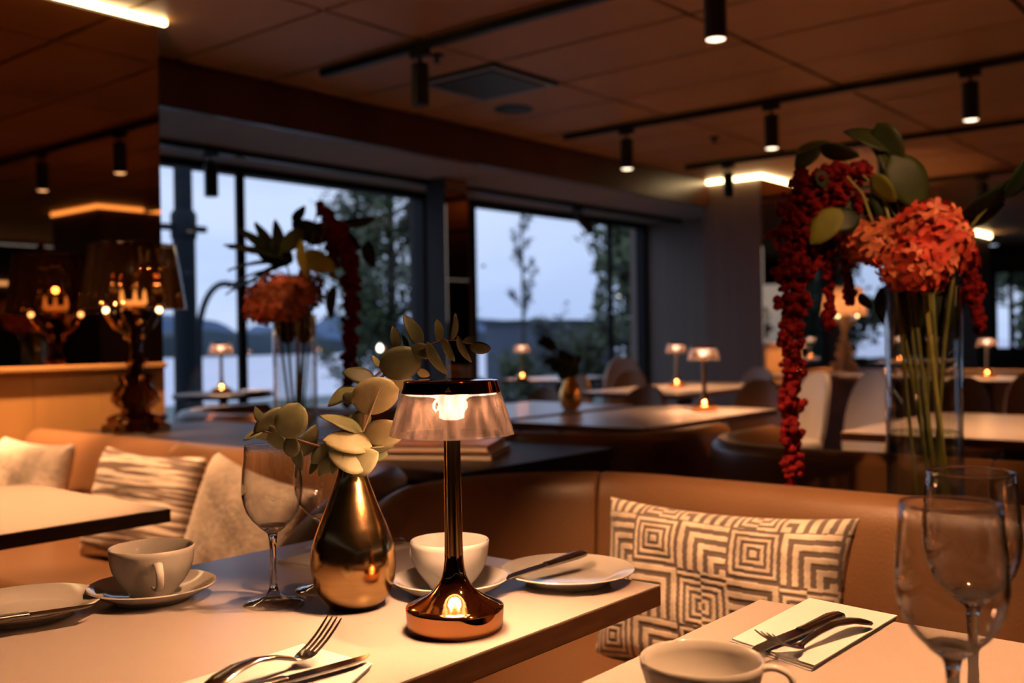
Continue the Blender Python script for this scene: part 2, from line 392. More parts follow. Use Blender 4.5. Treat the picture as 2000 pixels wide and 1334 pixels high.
# window wall: pier, right recess wall, left stub
struct('wall_window', MB().box(5.47, 5.97, YW - .05, YW + .15, 0, ZS), 'pier_grey', label='narrow dark grey pier between the two windows')
struct('wall_recess', MB().box(8.56, 8.64, 4.2, YW + .15, 0, ZS), 'wall_taupe', label='dark taupe wall at the end of the second window')
struct('wall_left', MB().box(X0, 1.9, YW - .1, YW + .1, 0, ZC), 'dark_wall')
struct('wall_back', MB().box(X0 - .1, X0, Y0, YW, 0, ZC), 'dark_wall')
wall_right = struct('wall_right', MB().box(X0, X1, Y0 - .1, Y0, 0, ZC), 'dark_wall')
def window(name, x0, x1, mulls, label):
    w = bpy.data.objects.new(name, None); COL.objects.link(w); w.location = (x0, YW, 0); w['kind'] = 'structure'; w['label'] = label
    L = x1 - x0
    fr = MB().box(0, L, -.05, .05, ZS - .05, ZS).box(0, L, -.05, .05, 0, .06).box(0, .05, -.05, .05, 0, ZS).box(L - .05, L, -.05, .05, 0, ZS)
    fr.build('window_frame', 'frame_dark', w, smooth=False)
    xs_ = [0] + [m - x0 for m in mulls] + [L]
    for m in mulls: MB().box(m - x0 - .03, m - x0 + .03, -.012, .012, .0, ZS).build('mullion', 'frame_dark', w, smooth=False)
    for a, b in zip(xs_[:-1], xs_[1:]): MB().box(a + .04, b - .04, -.006, .006, .06, ZS - .05).build('pane', 'window_glass', w, smooth=False)
    return w
window('window_1', 1.9, 5.47, [2.4, 3.83], 'tall window beside the bronze mirror column, looking out to the lake')
window('window_2', 5.97, 8.56, [7.97], 'tall window right of the bronze pillar, with one dark mullion')
# bronze mirrored pillar in the window bay
pil = MB().box(5.03, 5.25, 4.75, 4.93, 0, ZS).build('column_pillar', 'pier_grey', None, smooth=False); pil['kind'] = 'structure'; pil['label'] = 'slim bay pillar with bronze mirror face between the windows'
MB().box(5.03, 5.25, 4.742, 4.75, .02, ZS - .01).build('mirror_panel', 'bronze_mirror', pil, smooth=False)
# big mirrored column on the left
cm = MB().box(1.2, 2.25, 3.76, 4.30, 0, ZC).build('column_mirror', 'dark_wall', None, smooth=False); cm['kind'] = 'structure'; cm['label'] = 'large bronze mirror column with golden wood dado behind the lamp'
MB().box(1.2, 2.272, 3.745, 3.76, .985, ZC - .03).build('mirror_panel', 'bronze_mirror', cm, smooth=False)
for k in range(4):
    a = 1.2 + k * .268; MB().box(a + .001, a + .267, 3.738, 3.76, .03, .965).build('dado_panel', 'dado_wood', cm, smooth=False)
MB().box(1.2, 2.272, 3.715, 3.76, .965, .985).build('dado_cap', 'dado_wood', cm, smooth=False, bevel=.004)
MB().box(1.2, 2.30, 3.722, 3.744, ZC - .022, ZC - .001).build('light_strip', 'led_strip', cm, smooth=False)
# right column with LED cove
rc = MB().box(7.80, 8.50, 3.76, 4.30, 0, ZC).build('column_taupe', 'wall_taupe', None, smooth=False); rc['kind'] = 'structure'; rc['label'] = 'dark taupe column under a warm light strip by the second window'
MB().box(7.775, 7.798, 3.735, 4.31, ZC - .03, ZC - .002).build('light_strip', 'led_strip', rc, smooth=False)
MB().box(7.80, 8.52, 3.735, 3.758, ZC - .03, ZC - .002).build('light_strip', 'led_strip', rc, smooth=False)
MB().box(7.80, 8.50, 3.748, 3.76, .985, ZC - .032).build('mirror_panel', 'bronze_mirror', rc, smooth=False)
MB().box(7.80, 8.50, 3.738, 3.76, .03, .965).build('dado_panel', 'dado_wood', rc, smooth=False)
MB().box(7.79, 8.51, 3.715, 3.76, .965, .985).build('dado_cap', 'dado_wood', rc, smooth=False, bevel=.004)
# column further along the same line, and the one that only the mirror shows
fc = MB().box(14.2, 14.9, 3.80, 4.5, 0, ZC).build('column_far', 'dark_wall', None, smooth=False); fc['kind'] = 'structure'; fc['label'] = 'far dark column with a short yellow light strip'
MB().box(14.2, 14.9, 3.78, 3.80, ZC - .06, ZC - .002).build('light_strip', 'led_strip', fc, smooth=False)
mc = MB().box(4.86, 5.75, -2.5, -1.60, 0, ZC).build('column_side', 'fascia_wood', None, smooth=False); mc['kind'] = 'structure'; mc['label'] = 'red-brown column with orange light strip seen in the mirror'
MB().box(4.84, 5.75, -1.598, -1.578, ZC - .035, ZC - .002).build('light_strip', 'led_warm', mc, smooth=False)
MB().box(4.838, 4.858, -2.5, -1.578, ZC - .035, ZC - .002).build('light_strip', 'led_warm', mc, smooth=False)
for k, (a, b) in enumerate([(2.2, 4.4), (4.6, 8.0)]):
    MB().box(a, b, Y0 + .0, Y0 + .05, 1.86, 1.91).build('shelf_light', 'shelf_light', wall_right, smooth=False)
# far end wall with windows
ew = MB()
ew.box(X1, X1 + .1, Y0, YW, 2.0, ZC).box(X1, X1 + .1, Y0, YW, 0, .75)
for a, b in [(-6, -5.2), (-3.6, -3.1), (-1.3, -.8), (.9, 1.5), (2.9, 3.8), (4.3, 5.4)]: ew.box(X1, X1 + .1, a, b, .75, 2.0)
ewo = struct('wall_end', ew, 'dark_wall', label='dark far end wall with a row of windows')
wn = 3
for a, b in [(-5.2, -3.6), (-3.1, -1.3), (-.8, .9), (1.5, 2.9), (3.8, 4.3)]:
    w = bpy.data.objects.new('window_%d' % wn, None); COL.objects.link(w); w.location = (X1 + .05, a, .75); w['kind'] = 'structure'; wn += 1
    L = b - a
    MB().box(-.03, .03, 0, L, 0, .04).box(-.03, .03, 0, L, 1.21, 1.25).box(-.03, .03, 0, .04, 0, 1.25).box(-.03, .03, L - .04, L, 0, 1.25).box(-.03, .03, L / 2 - .03, L / 2 + .03, 0, 1.25).build('window_frame', 'frame_dark', w, smooth=False)
    MB().box(-.005, .005, .04, L / 2 - .03, .04, 1.21).build('pane', 'window_glass', w, smooth=False)
    MB().box(-.005, .005, L / 2 + .03, L - .04, .04, 1.21).build('pane', 'window_glass', w, smooth=False)
# window wall beyond the taupe column
ww = MB().box(8.7, X1, 4.6, 4.7, 0, .7).box(8.7, X1, 4.6, 4.7, 2.0, ZC)
for a, b in [(8.7, 9.4), (11.2, 11.6), (13.4, 15.1)]: ww.box(a, b, 4.6, 4.7, .7, 2.0)
struct('wall_beyond', ww, 'dark_wall', label='dark window wall beyond the taupe column')
for a, b in [(9.4, 11.2), (11.6, 13.4), (15.1, 17.0)]:
    w = bpy.data.objects.new('window_%d' % wn, None); COL.objects.link(w); w.location = (a, 4.65, .7); w['kind'] = 'structure'; wn += 1
    L = b - a
    MB().box(0, L, -.03, .03, 0, .04).box(0, L, -.03, .03, 1.26, 1.3).box(0, .04, -.03, .03, 0, 1.3).box(L - .04, L, -.03, .03, 0, 1.3).build('window_frame', 'frame_dark', w, smooth=False)
    MB().box(.04, L - .04, -.005, .005, .04, 1.26).build('pane', 'window_glass', w, smooth=False)

# =================================================================== OUTSIDE
struct('ground_terrace', MB().box(-30, 60, YW + .15, 17, -.2, -.1), 'terrace')
struct('ground_side', MB().box(X1 + .1, 60, -40, YW + .15, -.2, -.1), 'terrace')
struct('lake_water', MB().box(-300, 300, 17, 150, -1.5, -1.2), 'lake')
def ridge(name, Y, x0, x1, n, h0, amp, seed, mat, depth, label):
    rnd = random.Random(seed); ph = [rnd.uniform(0, 6.28) for _ in range(6)]; vs, fs = [], []
    for i in range(n + 1):
        x = x0 + (x1 - x0) * i / n; s = i / n
        hh = h0 + amp * (.5 * math.sin(s * 71 + ph[0]) + .3 * math.sin(s * 163 + ph[1]) + .14 * math.sin(s * 390 + ph[2]) + .1 * math.sin(s * 140 + ph[3]) * rnd.random())
        vs += [(x, Y, -2), (x, Y, hh * .75), (x, Y + depth, hh), (x, Y + 2 * depth, -2)]
    for i in range(n):
        for k in range(3): fs.append((i * 4 + k, i * 4 + 4 + k, i * 4 + 5 + k, i * 4 + 1 + k))
    b = MB(); b.add(vs, fs); o = b.build(name, mat, smooth=True, auto=0); o['kind'] = 'structure'; o['label'] = label
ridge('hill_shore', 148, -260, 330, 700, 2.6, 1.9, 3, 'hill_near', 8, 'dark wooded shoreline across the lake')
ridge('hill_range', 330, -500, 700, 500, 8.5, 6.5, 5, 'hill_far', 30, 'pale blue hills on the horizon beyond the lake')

def tree(label, base, height, rx, trunk_r, n, seed, z0=.25, mat='tree_leaf', size=.10, name='poplar_tree'):
    t = thing(name, label, 'tree', base, 0, 'trees outside the windows'); rnd = random.Random(seed)
    tr = MB().tube([(0, 0, 0), (.03, .02, height * .5), (-.02, 0, height * .97)], [trunk_r, trunk_r * .7, trunk_r * .15], 8)
    br = []
    for k in range(46):
        z = height * (z0 + (1 - z0) * rnd.random() * .9); a = rnd.uniform(0, 6.28); l = rx * rnd.uniform(.5, 1) * (1.15 - .6 * z / height)
        p1 = Vector((math.cos(a) * l, math.sin(a) * l, z + l * .9)); br.append((Vector((0, 0, z)), p1)); tr.tube([(0, 0, z), p1 * .5 + Vector((0, 0, z * .5 - .05)), p1], [trunk_r * .3, trunk_r * .2, .008], 5)
    tr.build('trunk', 'bark', t)
    fo = MB(); cl = []
    for a, b in br:
        for q in range(5): cl.append((a.lerp(b, rnd.uniform(.3, 1.1)), rnd.uniform(.5, 1.0)))
    for k in range(n):
        c, s = rnd.choice(cl); p = c + Vector((rnd.gauss(0, .14), rnd.gauss(0, .14), rnd.gauss(0, .2))) * (rx * .55)
        u = Vector((rnd.gauss(0, 1), rnd.gauss(0, 1), rnd.gauss(0, 1))).normalized(); v = u.orthogonal().normalized(); w_ = size * rnd.uniform(.6, 1.2)
        fo.add([p - u * w_ * .5, p + v * w_ * .35, p + u * w_ * .5, p - v * w_ * .35], [(0, 1, 2, 3)])
    f_ = fo.build('foliage', mat, t, smooth=False, fix=False); f_['kind'] = 'stuff'
P_ = lambda px, Y: Vector((onY(px, 640, Y).x, Y, -.1))
tree('leafy poplar with dense drooping foliage left of the bronze pillar', P_(765, 10.5), 5.2, 1.25, .09, 16000, 1, .06, size=.085)
tree('second poplar overlapping the first, nearer the hanging red tassel', P_(700, 11.5), 4.4, .9, .07, 8000, 2, .06, size=.085)
tree('slender poplar behind the right mullion of the second window', P_(1225, 10.2), 4.6, .62, .07, 6000, 3, .06, size=.085)
tree('thin poplar left of the right mullion in the second window', P_(1172, 12.5), 3.4, .26, .05, 2200, 4, .08, size=.085)
tree('pale bare sapling in the middle of the second window', P_(1022, 13.6), 4.9, .42, .04, 900, 5, .35, 'tree_leaf_pale', .10, 'bare_sapling')
tree('low spreading bush beside the blue shed', P_(1075, 11.5), 1.5, .6, .05, 1000, 6, .2, name='bush', mat='tree_leaf_pale')
tree('dark rounded bush at the right end of the second window', P_(1150, 9.2), 1.2, .6, .05, 1800, 7, .1, name='bush')
tree('low dark shrub in front of the shed', P_(1015, 9.0), 0.8, .5, .04, 1000, 9, .05, name='bush')
for k, (x_, y_) in enumerate([(19.5, -3.4), (20.2, .2), (19.2, 2.2), (21, 4.2), (12.6, 7.4), (14.8, 7.6), (17.0, 7.4)]):  # trees added to dim the bright views through the far windows
    tree(['dense hedge tree added to darken the first end-wall window', 'hedge tree added to darken the middle end-wall window', 'hedge tree added to darken the end-wall window behind the hydrangeas', 'hedge tree added to darken the last end-wall window', 'dark shrub tree added to darken the window behind the ivory lamp', 'dark shrub tree added to darken the window right of the ivory lamp', 'dark shrub tree added to darken the farthest side window'][k], (x_, y_, -.1), 4.6, 1.5, .06, 14000, 20 + k, .03, size=.17, name='dimming_tree')
sh = thing('shed', 'small blue-grey shed with a flat roof beyond the second window', 'shed', P_(1090, 15.2), 0)
MB().box(-1.5, 1.8, -.5, 1.1, 0, 1.5).build('wall', 'shed', sh, smooth=False)
MB().box(-1.6, 1.9, -.6, 1.2, 1.5, 1.6).build('roof', 'shed_roof', sh, smooth=False)
po = thing('street_pole', 'thick dark street pole with a collar outside the first window', 'pole', P_(362, 8.6), 0)
MB().lathe([(.115, 0), (.11, 1.0), (.108, 2.25)], 20).build('lower_post', 'pole', po)
MB().lathe([(.112, 2.16), (.122, 2.18), (.122, 2.40), (.098, 2.44)], 20).build('collar', 'pole', po)
MB().lathe([(.088, 2.4), (.084, 4.5)], 20).build('upper_post', 'pole', po)
MB().box(-.24, -.1, -.03, .03, 2.24, 2.30).build('bracket', 'pole', po, smooth=False)
MB().box(.1, .24, -.03, .03, 2.24, 2.30).build('bracket', 'pole', po, smooth=False)
al = thing('arched_street_lamp', 'thin arched street lamp curving over beside the thick pole', 'street lamp', P_(388, 9.6), 0)
pts = [(0, 0, 0), (0, 0, 1.2)] + [(.34 - .34 * math.cos(a), 0, 1.2 + .62 * math.sin(a)) for a in [k * pi / 16 for k in range(1, 9)]] + [(.55, 0, 1.80)]
MB().tube(pts, .035, 10).build('arched_post', 'pole', al)
MB().box(.5, .78, -.05, .05, 1.75, 1.81).build('lamp_head', 'pole', al, bevel=.01)
for k, (px, py, Y, lab) in enumerate([(980, 651, 16.85, 'round white street light left of the blue shed'), (1064, 640, 12.2, 'small street light above the blue shed roof'), (1268, 668, 12, 'white path light among the poplars at the right'),
                                      (1210, 577, 13.5, 'high pale street light in the foliage at the right'), (742, 680, 9.5, 'warm garden light low in the poplar foliage')]):
    p = onY(px, py, Y); st = thing('street_light', lab, 'street light', (p.x, p.y, -.1), 0, 'street lights outside')
    MB().tube([(0, 0, -1.2), (0, 0, p.z + .06)], .025, 8).build('post', 'pole', st)
    MB().lathe([(.0, p.z + .05), (.02, p.z + .07), (.032, p.z + .1), (.02, p.z + .13), (0, p.z + .15)], 12).build('globe', 'street_bulb', st)

# =================================================================== CEILING FITTINGS
def rail(label, X, ya, yb, z=ZC):
    o = MB().box(-.018, .018, 0, yb - ya, -.034, 0).build('track_rail', 'black_metal', None, smooth=False); o.location = (X, ya, z - .001)
    return tag(o, label, 'track rail', 'black ceiling track rails')
rail('black ceiling track rail nearest the mirror column, ending above the fascia', 3.23, -3.0, 3.86)
rail('long black ceiling track rail crossing the middle of the ceiling', 5.335, -3.0, 3.95)
rail('black ceiling track rail passing just above the red flowers', 6.96, -3.0, 3.98)
rail('farthest black ceiling track rail at the right edge', 9.06, -3.0, 3.6)
rail('black ceiling track rail above the front tables', 1.02, -2.0, 3.5)
_spot = {}
def spot(loc, label, target=None, power=60, cone=50, tilt=None, L=.185, lit=True):
    """cylinder spotlight hanging from a rail; the beam leaves the lens"""
    s = thing('track_spotlight', label, 'spotlight', loc, 0, 'black cylinder spotlights')
    if 'm' not in _spot:
        _spot['a'] = MB().box(-.016, .016, -.05, .05, -.03, 0).tube([(0, 0, -.03), (0, 0, -.062)], .008, 8).mesh('adapter', 'black_metal')
        _spot['m'] = MB().lathe([(0, 0), (.036, 0), (.039, -.004), (.039, -L), (.034, -L - .002), (.036, -L - .001)], 24).mesh('body', 'black_metal')
        _spot['l'] = MB().lathe([(.036, -L - .001), (.025, -L - .005), (0, -L - .007)], 20).mesh('lens', 'spot_lens')
    inst('adapter', _spot['a'], s)
    d = Vector((0, 0, -1)) if tilt is None else Vector(tilt).normalized()
    rot = Vector((0, 0, -1)).rotation_difference(d).to_matrix().to_4x4()
    M = Matrix.Translation((0, 0, -.06)) @ rot
    b = inst('body', _spot['m'], s, mat=M)
    if lit: inst('lens', _spot['l'], s, mat=M)
    if target is not None and power:
        lp = Vector((0, 0, -.06)) + d * (L + .01)
        light('SPOT', 'beam', lp, power, WARM, s, target, size=.025, cone=cone)
    return s
ZR = ZC - .035
spot((3.23, 3.19, ZR), 'black spotlight nearest the mirror column, left of the ceiling vent', None, 0, 60, lit=False)
spot((3.23, 1.72, ZR), 'large black spotlight cut off by the top of the picture', (3.85, 1.35, .7), 110, 75)
spot((3.23, .72, ZR), 'black spotlight whose reflection shows at the left of the mirror column', (3.6, .5, .7), 60, 60)
spot((5.335, 3.47, ZR), 'black spotlight at the near end of the middle track rail', (5.4, 3.1, .7), 55, 60)
spot((5.335, 2.50, ZR), 'black spotlight in the middle of the middle track rail', (5.6, 2.5, .7), 40, 60)
spot((5.335, 1.44, ZR), 'black spotlight at the right of the middle track rail', (5.0, 1.0, .7), 50, 60)
spot((6.96, 3.62, ZR), 'small black spotlight in front of the cove light strip', None, 0, 60, tilt=(.15, .05, -1), lit=False)
spot((9.06, 3.05, ZR), 'far black spotlight added to light the dado of the taupe column', (8.15, 3.74, .62), 130, 34, tilt=(-.9, .7, -1.7), lit=False)  # added fixture, placed to wash the dado
spot((9.06, 2.36, ZR), 'far black spotlight right of the orange hydrangeas', (8.6, 2.0, .7), 60, 60)
spot((6.96, 2.45, ZR), 'black spotlight half hidden by the flower leaves', (7.2, 2.2, .7), 50, 60)
# rail on the soffit by the windows with two more spotlights
for nm, xa, xb, lab in [('track_rail', 2.3, 5.05, 'black track rail under the soffit of the first window'), ('track_rail', 5.4, 8.5, 'black track rail under the soffit of the second window')]:
    o = MB().box(0, xb - xa, -.02, .02, -.036, 0).build(nm, 'black_metal', None, smooth=False); o.location = (xa, 4.93, ZS); tag(o, lab, 'track rail', 'black ceiling track rails')
spot((onY(412, 330, 4.93).x, 4.93, ZS - .036), 'black spotlight hanging before the first window', None, 0, lit=False, L=.13)
spot((onY(1128, 420, 4.93).x, 4.93, ZS - .036), 'black spotlight tilted sideways before the second window', None, 0, tilt=(.8, -.5, -1), lit=False)
# front rail spotlights, unseen above the picture, added to light tables, cushions and flowers
FRONT = [((1.02, 3.15, ZR), (1.55, 3.25, .55), 90, 46, 'front rail spotlight aimed at the leftmost cushion'),
         ((1.02, 2.55, ZR), (1.50, 2.72, .60), 130, 40, 'front rail spotlight aimed at the striped cushion'),
         ((1.02, 1.95, ZR), (1.52, 2.15, .60), 75, 34, 'front rail spotlight aimed at the cushion behind the wine glass'),
         ((1.02, 2.25, ZR), (0.85, 2.10, .74), 150, 36, 'front rail spotlight aimed at the left table'),
         ((1.02, 0.70, ZR), (1.62, 0.85, .62), 135, 40, 'front rail spotlight aimed at the maze cushion'),
         ((1.02, 0.10, ZR), (0.95, 0.33, .74), 95, 42, 'front rail spotlight aimed at the right table'),
         ((1.02, 0.42, ZR), (0.52, 0.98, .74), 75, 27, 'front rail spotlight aimed at the lamp table'),
         ((1.02, 1.25, ZR), (1.98, 1.92, .77), 70, 17, 'unseen front rail spotlight added to light the books'),  # added to brighten the book pile
         ((1.02, -0.55, ZR), (2.08, 0.58, 1.25), 75, 24, 'front rail spotlight aimed at the orange hydrangeas')]
for loc, tgt, pw, cn, lab in FRONT:
    spot(loc, lab, tgt, pw, cn, tilt=tuple(Vector(tgt) - Vector(loc)))
spot((1.02, 1.60, ZR), 'unseen front rail spotlight added to light the rust hydrangea', (2.13, 2.90, 1.25), 28, 13, tilt=(1.13, 1.25, -1.1))  # added, out of view, as front light for the flower head
spot((1.02, 3.42, ZR), 'front rail spotlight washing the wood dado', (1.95, 3.74, .75), 300, 48, tilt=(.8, .3, -1.7))
# ceiling vent (air-conditioning cassette)
ac = thing('ceiling_vent', 'square grey ceiling air vent with a paler inner panel', 'vent', (3.97, 3.43, ZC), 0)
MB().box(-.265, .265, -.265, .265, -.012, .012).build('frame', 'vent_grey', ac, smooth=False, bevel=.004)
MB().box(-.215, .215, -.215, .215, -.022, -.012).build('panel', 'vent_grey', ac, smooth=False, bevel=.004)
for a, b, c, d in [(-.25, .25, -.25, -.225), (-.25, .25, .225, .25), (-.25, -.225, -.22, .22), (.225, .25, -.22, .22)]:
    MB().box(a, b, c, d, -.016, -.012).build('slot', 'vent_light', ac, smooth=False)
sp = onz(1003, 213, ZC); o = thing('ceiling_speaker', 'round dark ceiling speaker near the vent', 'speaker', (sp.x, sp.y, ZC), 0)
MB().lathe([(.10, 0), (.102, -.006), (.09, -.010), (0, -.010)], 32).build('grille', 'black_metal', o)
MB().lathe([(.115, .002), (.115, -.004), (.10, -.006)], 32).build('rim', 'vent_grey', o)
for px, py, lab in [(853, 107, 'small dark sprinkler head by the nearest spotlight'), (1395, 268, 'tiny sprinkler head beyond the middle track rail')]:
    sp = onz(px, py, ZC); o = thing('sprinkler', lab, 'sprinkler', (sp.x, sp.y, ZC), 0, 'ceiling sprinklers')
    MB().lathe([(.036, 0), (.034, -.008), (.012, -.014), (.010, -.03), (.018, -.034), (.018, -.038), (0, -.038)], 20).build('head', 'black_metal', o)
for px, py, lab in [(1455, 125, 'faint recessed downlight between the second and third tracks'), (1860, 308, 'faint recessed downlight above the red flowers')]:
    sp = onz(px, py, ZC); o = thing('recessed_downlight', lab, 'downlight', (sp.x, sp.y, ZC), 0, 'recessed downlights')
    MB().lathe([(.045, .002), (.045, -.003), (.035, -.004), (.033, .004), (0, .004)], 24).build('ring', 'ceil_panel', o)

# =================================================================== SEATING
def fillet(pts, r, n=10):
    out = [Vector(pts[0])]
    for i in range(1, len(pts) - 1):
        a, b, c = Vector(pts[i - 1]), Vector(pts[i]), Vector(pts[i + 1]); u = (a - b).normalized(); v = (c - b).normalized()
        rr = r[i] if hasattr(r, '__len__') else r
        cen = b + (u + v) * rr; p0 = b + u * rr
        for k in range(n + 1):
            t = k / n * pi / 2; out.append(b + u * rr * (1 - math.sin(t)) + v * rr * (1 - math.cos(t)))
    out.append(Vector(pts[-1])); res = [out[0]]
    for p in out[1:]:                                     # resample long runs
        s0 = res[-1]; d = (p - s0).length; n2 = int(d / .2) + 1 if d > .25 else 1
        if d > 1e-5: res += [s0.lerp(p, k / n2) for k in range(1, n2 + 1)]
    return res
BACK = [(-.055, .38), (-.02, .60), (-.006, .70), (.008, .735), (.03, .754), (.055, .76), (.08, .754), (.098, .735), (.10, .70), (.10, .06)]
def banquette(label, pts, r, seat_poly, mat, seams, plinth, wing=None):
    t = thing('banquette', label, 'banquette', (0, 0, 0), 0, 'leather banquettes')
    p = fillet(pts, r); L = [0]
    for a, b in zip(p[:-1], p[1:]): L.append(L[-1] + (b - a).length)
    def at(s):
        for i in range(len(p) - 1):
            if L[i + 1] >= s: return p[i].lerp(p[i + 1], (s - L[i]) / max(1e-9, L[i + 1] - L[i]))
        return p[-1]
    cuts = [0] + seams + [L[-1]]
    for a, b in zip(cuts[:-1], cuts[1:]):
        a2, b2 = a + .0015, b - .0015
        seg = [at(a2)] + [q for q, l in zip(p, L) if a2 + .01 < l < b2 - .01] + [at(b2)]
        if wing == 'start' and a == 0: seg = [at(.03 * k) for k in range(14)] + [q for q in seg if (q - at(0)).length > .42]
        if wing == 'end' and b == L[-1]: seg = [q for q in seg if (q - at(L[-1])).length > .42] + [at(L[-1] - .03 * k) for k in range(13, -1, -1)]
        mb = MB().sweep([tuple(q) for q in seg], BACK)
        if wing:                                          # the wing slopes down to its free end
            e_ = at(0) if wing == 'start' else at(L[-1]); nv = len(BACK)
            for i_, v_ in enumerate(mb.v):
                dd = (seg[i_ // nv] - e_).length
                if dd < .42: k_ = math.sin(dd / .42 * pi / 2) * .8 + .2; mb.v[i_] = (v_[0], v_[1], .40 + (v_[2] - .40) * k_ if v_[2] > .40 else v_[2])
        mb.build('back_panel', mat, t, bevel=.006, auto=50)
    MB().prism(seat_poly, .29, .45).build('seat_cushion', mat, t, bevel=.035, bseg=4, auto=50)
    MB().prism(plinth, 0, .288).build('plinth', 'plinth', t, smooth=False)
    return t
banquette('brown leather banquette behind the front tables, with a rounded corner and the maze cushion',
          [(1.10, 1.45), (1.83, 1.45), (1.83, -1.6)], .30, [(1.17, 1.44), (1.6, 1.44), (1.74, 1.36), (1.83, 1.2), (1.84, -1.6), (1.17, -1.6)], 'leather', [.78, 2.2],
          [(1.25, 1.42), (1.7, 1.42), (1.7, -1.6), (1.25, -1.6)], 'start')
banquette('brown leather banquette at the left holding three pale cushions',
          [(1.68, 3.70), (1.68, 1.71), (1.10, 1.71)], .26, [(1.15, 3.70), (1.68, 3.70), (1.68, 1.95), (1.58, 1.79), (1.4, 1.72), (1.15, 1.72)], 'leather', [.95, 1.75],
          [(1.22, 3.70), (1.6, 3.70), (1.6, 1.76), (1.22, 1.76)], 'end')
def booth(label, ya, yb, r, seams):
    xb, xf = 2.58, 3.12
    return banquette(label, [(xf, ya), (xb, ya), (xb, yb), (xf, yb)], r, [(xb, ya + .06), (xb, yb - .06), (xb + .52, yb - .06), (xb + .52, ya + .06)], 'leather_dark', seams,
                     [(xb + .06, ya + .1), (xb + .06, yb - .1), (xb + .45, yb - .1), (xb + .45, ya + .1)])
booth('dark brown curved booth behind the table lamp, backing onto the console', 1.72, 3.22, .30, [.75, 1.35])
booth('dark brown curved booth behind the tall vase of red flowers', -.55, 1.42, .30, [.8, 1.6])
booth('dark brown booth beyond the left console, near the first window', 3.46, 4.15, .25, [])
# console tables that run behind the banquettes
for lab, y0, y1, xa, zt in [('long dark console behind the right banquette, carrying the vase of red flowers', -1.2, 1.52, 1.945, .60), ('long dark console behind the left banquette, carrying books, vase and tall lamp', 1.66, 3.72, 1.80, .735)]:
    c = thing('console', lab, 'console', (0, y0, 0), 0, 'consoles between the banquettes'); L = y1 - y0
    MB().box(xa, 2.46, 0, L, zt - .03, zt).build('top', 'console_wood', c, smooth=False, bevel=.003)
    MB().box(xa + .02, 2.44, 0, L, .05, zt - .03).build('body', 'plinth', c, smooth=False)

# =================================================================== TABLES
TZ = .74
def table(label, x0, x1, y0, y1, group='rectangular tables', z=TZ):
    t = thing('dining_table', label, 'table', ((x0 + x1) / 2, (y0 + y1) / 2, 0), 0, group); a, b = (x1 - x0) / 2, (y1 - y0) / 2
    MB().box(-a, a, -b, b, z - .027, z - .0015).build('board', 'table_edge', t, smooth=False, bevel=.0012)
    MB().box(-a + .0008, a - .0008, -b + .0008, b - .0008, z - .0015, z).build('laminate_top', 'table_top', t, smooth=False)
    MB().box(-.035, .035, -.035, .035, .02, z - .027).build('pedestal', 'black_metal', t, smooth=False, bevel=.004)
    MB().box(-.22, .22, -.2, .2, 0, .02).build('foot_plate', 'black_metal', t, smooth=False, bevel=.006)
    return t
table('front table carrying the copper lamp, gold vase and two white cups', .22, 1.118, .686, 1.292, 'front tables')
table('front right table set with two wine glasses and a cup', .22, 1.125, -.06, .552, 'front tables')
table('bare front left table beside the striped cushion', .22, 1.085, 1.772, 2.38, 'front tables')
table('booth table with the nearer of the two lit lamps at right', 2.98, 4.05, 1.89, 2.50)
table('bluish booth table carrying the small gold vase with dark sprigs', 3.05, 4.0, 2.585, 3.20)
table('long table with the lit lamp standing against the taupe wall', 4.78, 6.15, 2.82, 3.50)
table('pale booth table seen through the tall vase of red flowers', 3.18, 4.15, .45, 1.27)
table('far table by the second window with a small lamp', 6.05, 6.85, 4.55, 5.15)
table('far table left of the long red tassel, before the column', 7.2, 8.2, 3.05, 3.65)
table('far table right of the long red tassel, below the white lamp', 7.35, 8.05, 2.35, 2.95)
table('far table with a small lit lamp at the right edge', 6.9, 7.75, 1.6, 2.2)
table('bluish table top behind the copper lamp shade', 3.18, 3.9, 3.56, 4.05)
te = thing('round_table', 'round table with lamp and white plate close to the first window', 'table', tuple(Vector((atd(436, 770, 5.5).x, atd(436, 770, 5.5).y, 0))), 0)
zte = atd(436, 768, 5.5).z
MB().lathe([(0, zte - .025), (.26, zte - .025), (.265, zte - .02), (.265, zte - .002), (.262, zte), (0, zte)], 48).build('table_top', 'console_wood', te)
MB().lathe([(.18, 0), (.18, .012), (.03, .03), (.025, zte - .025)], 24).build('pedestal', 'black_metal', te)

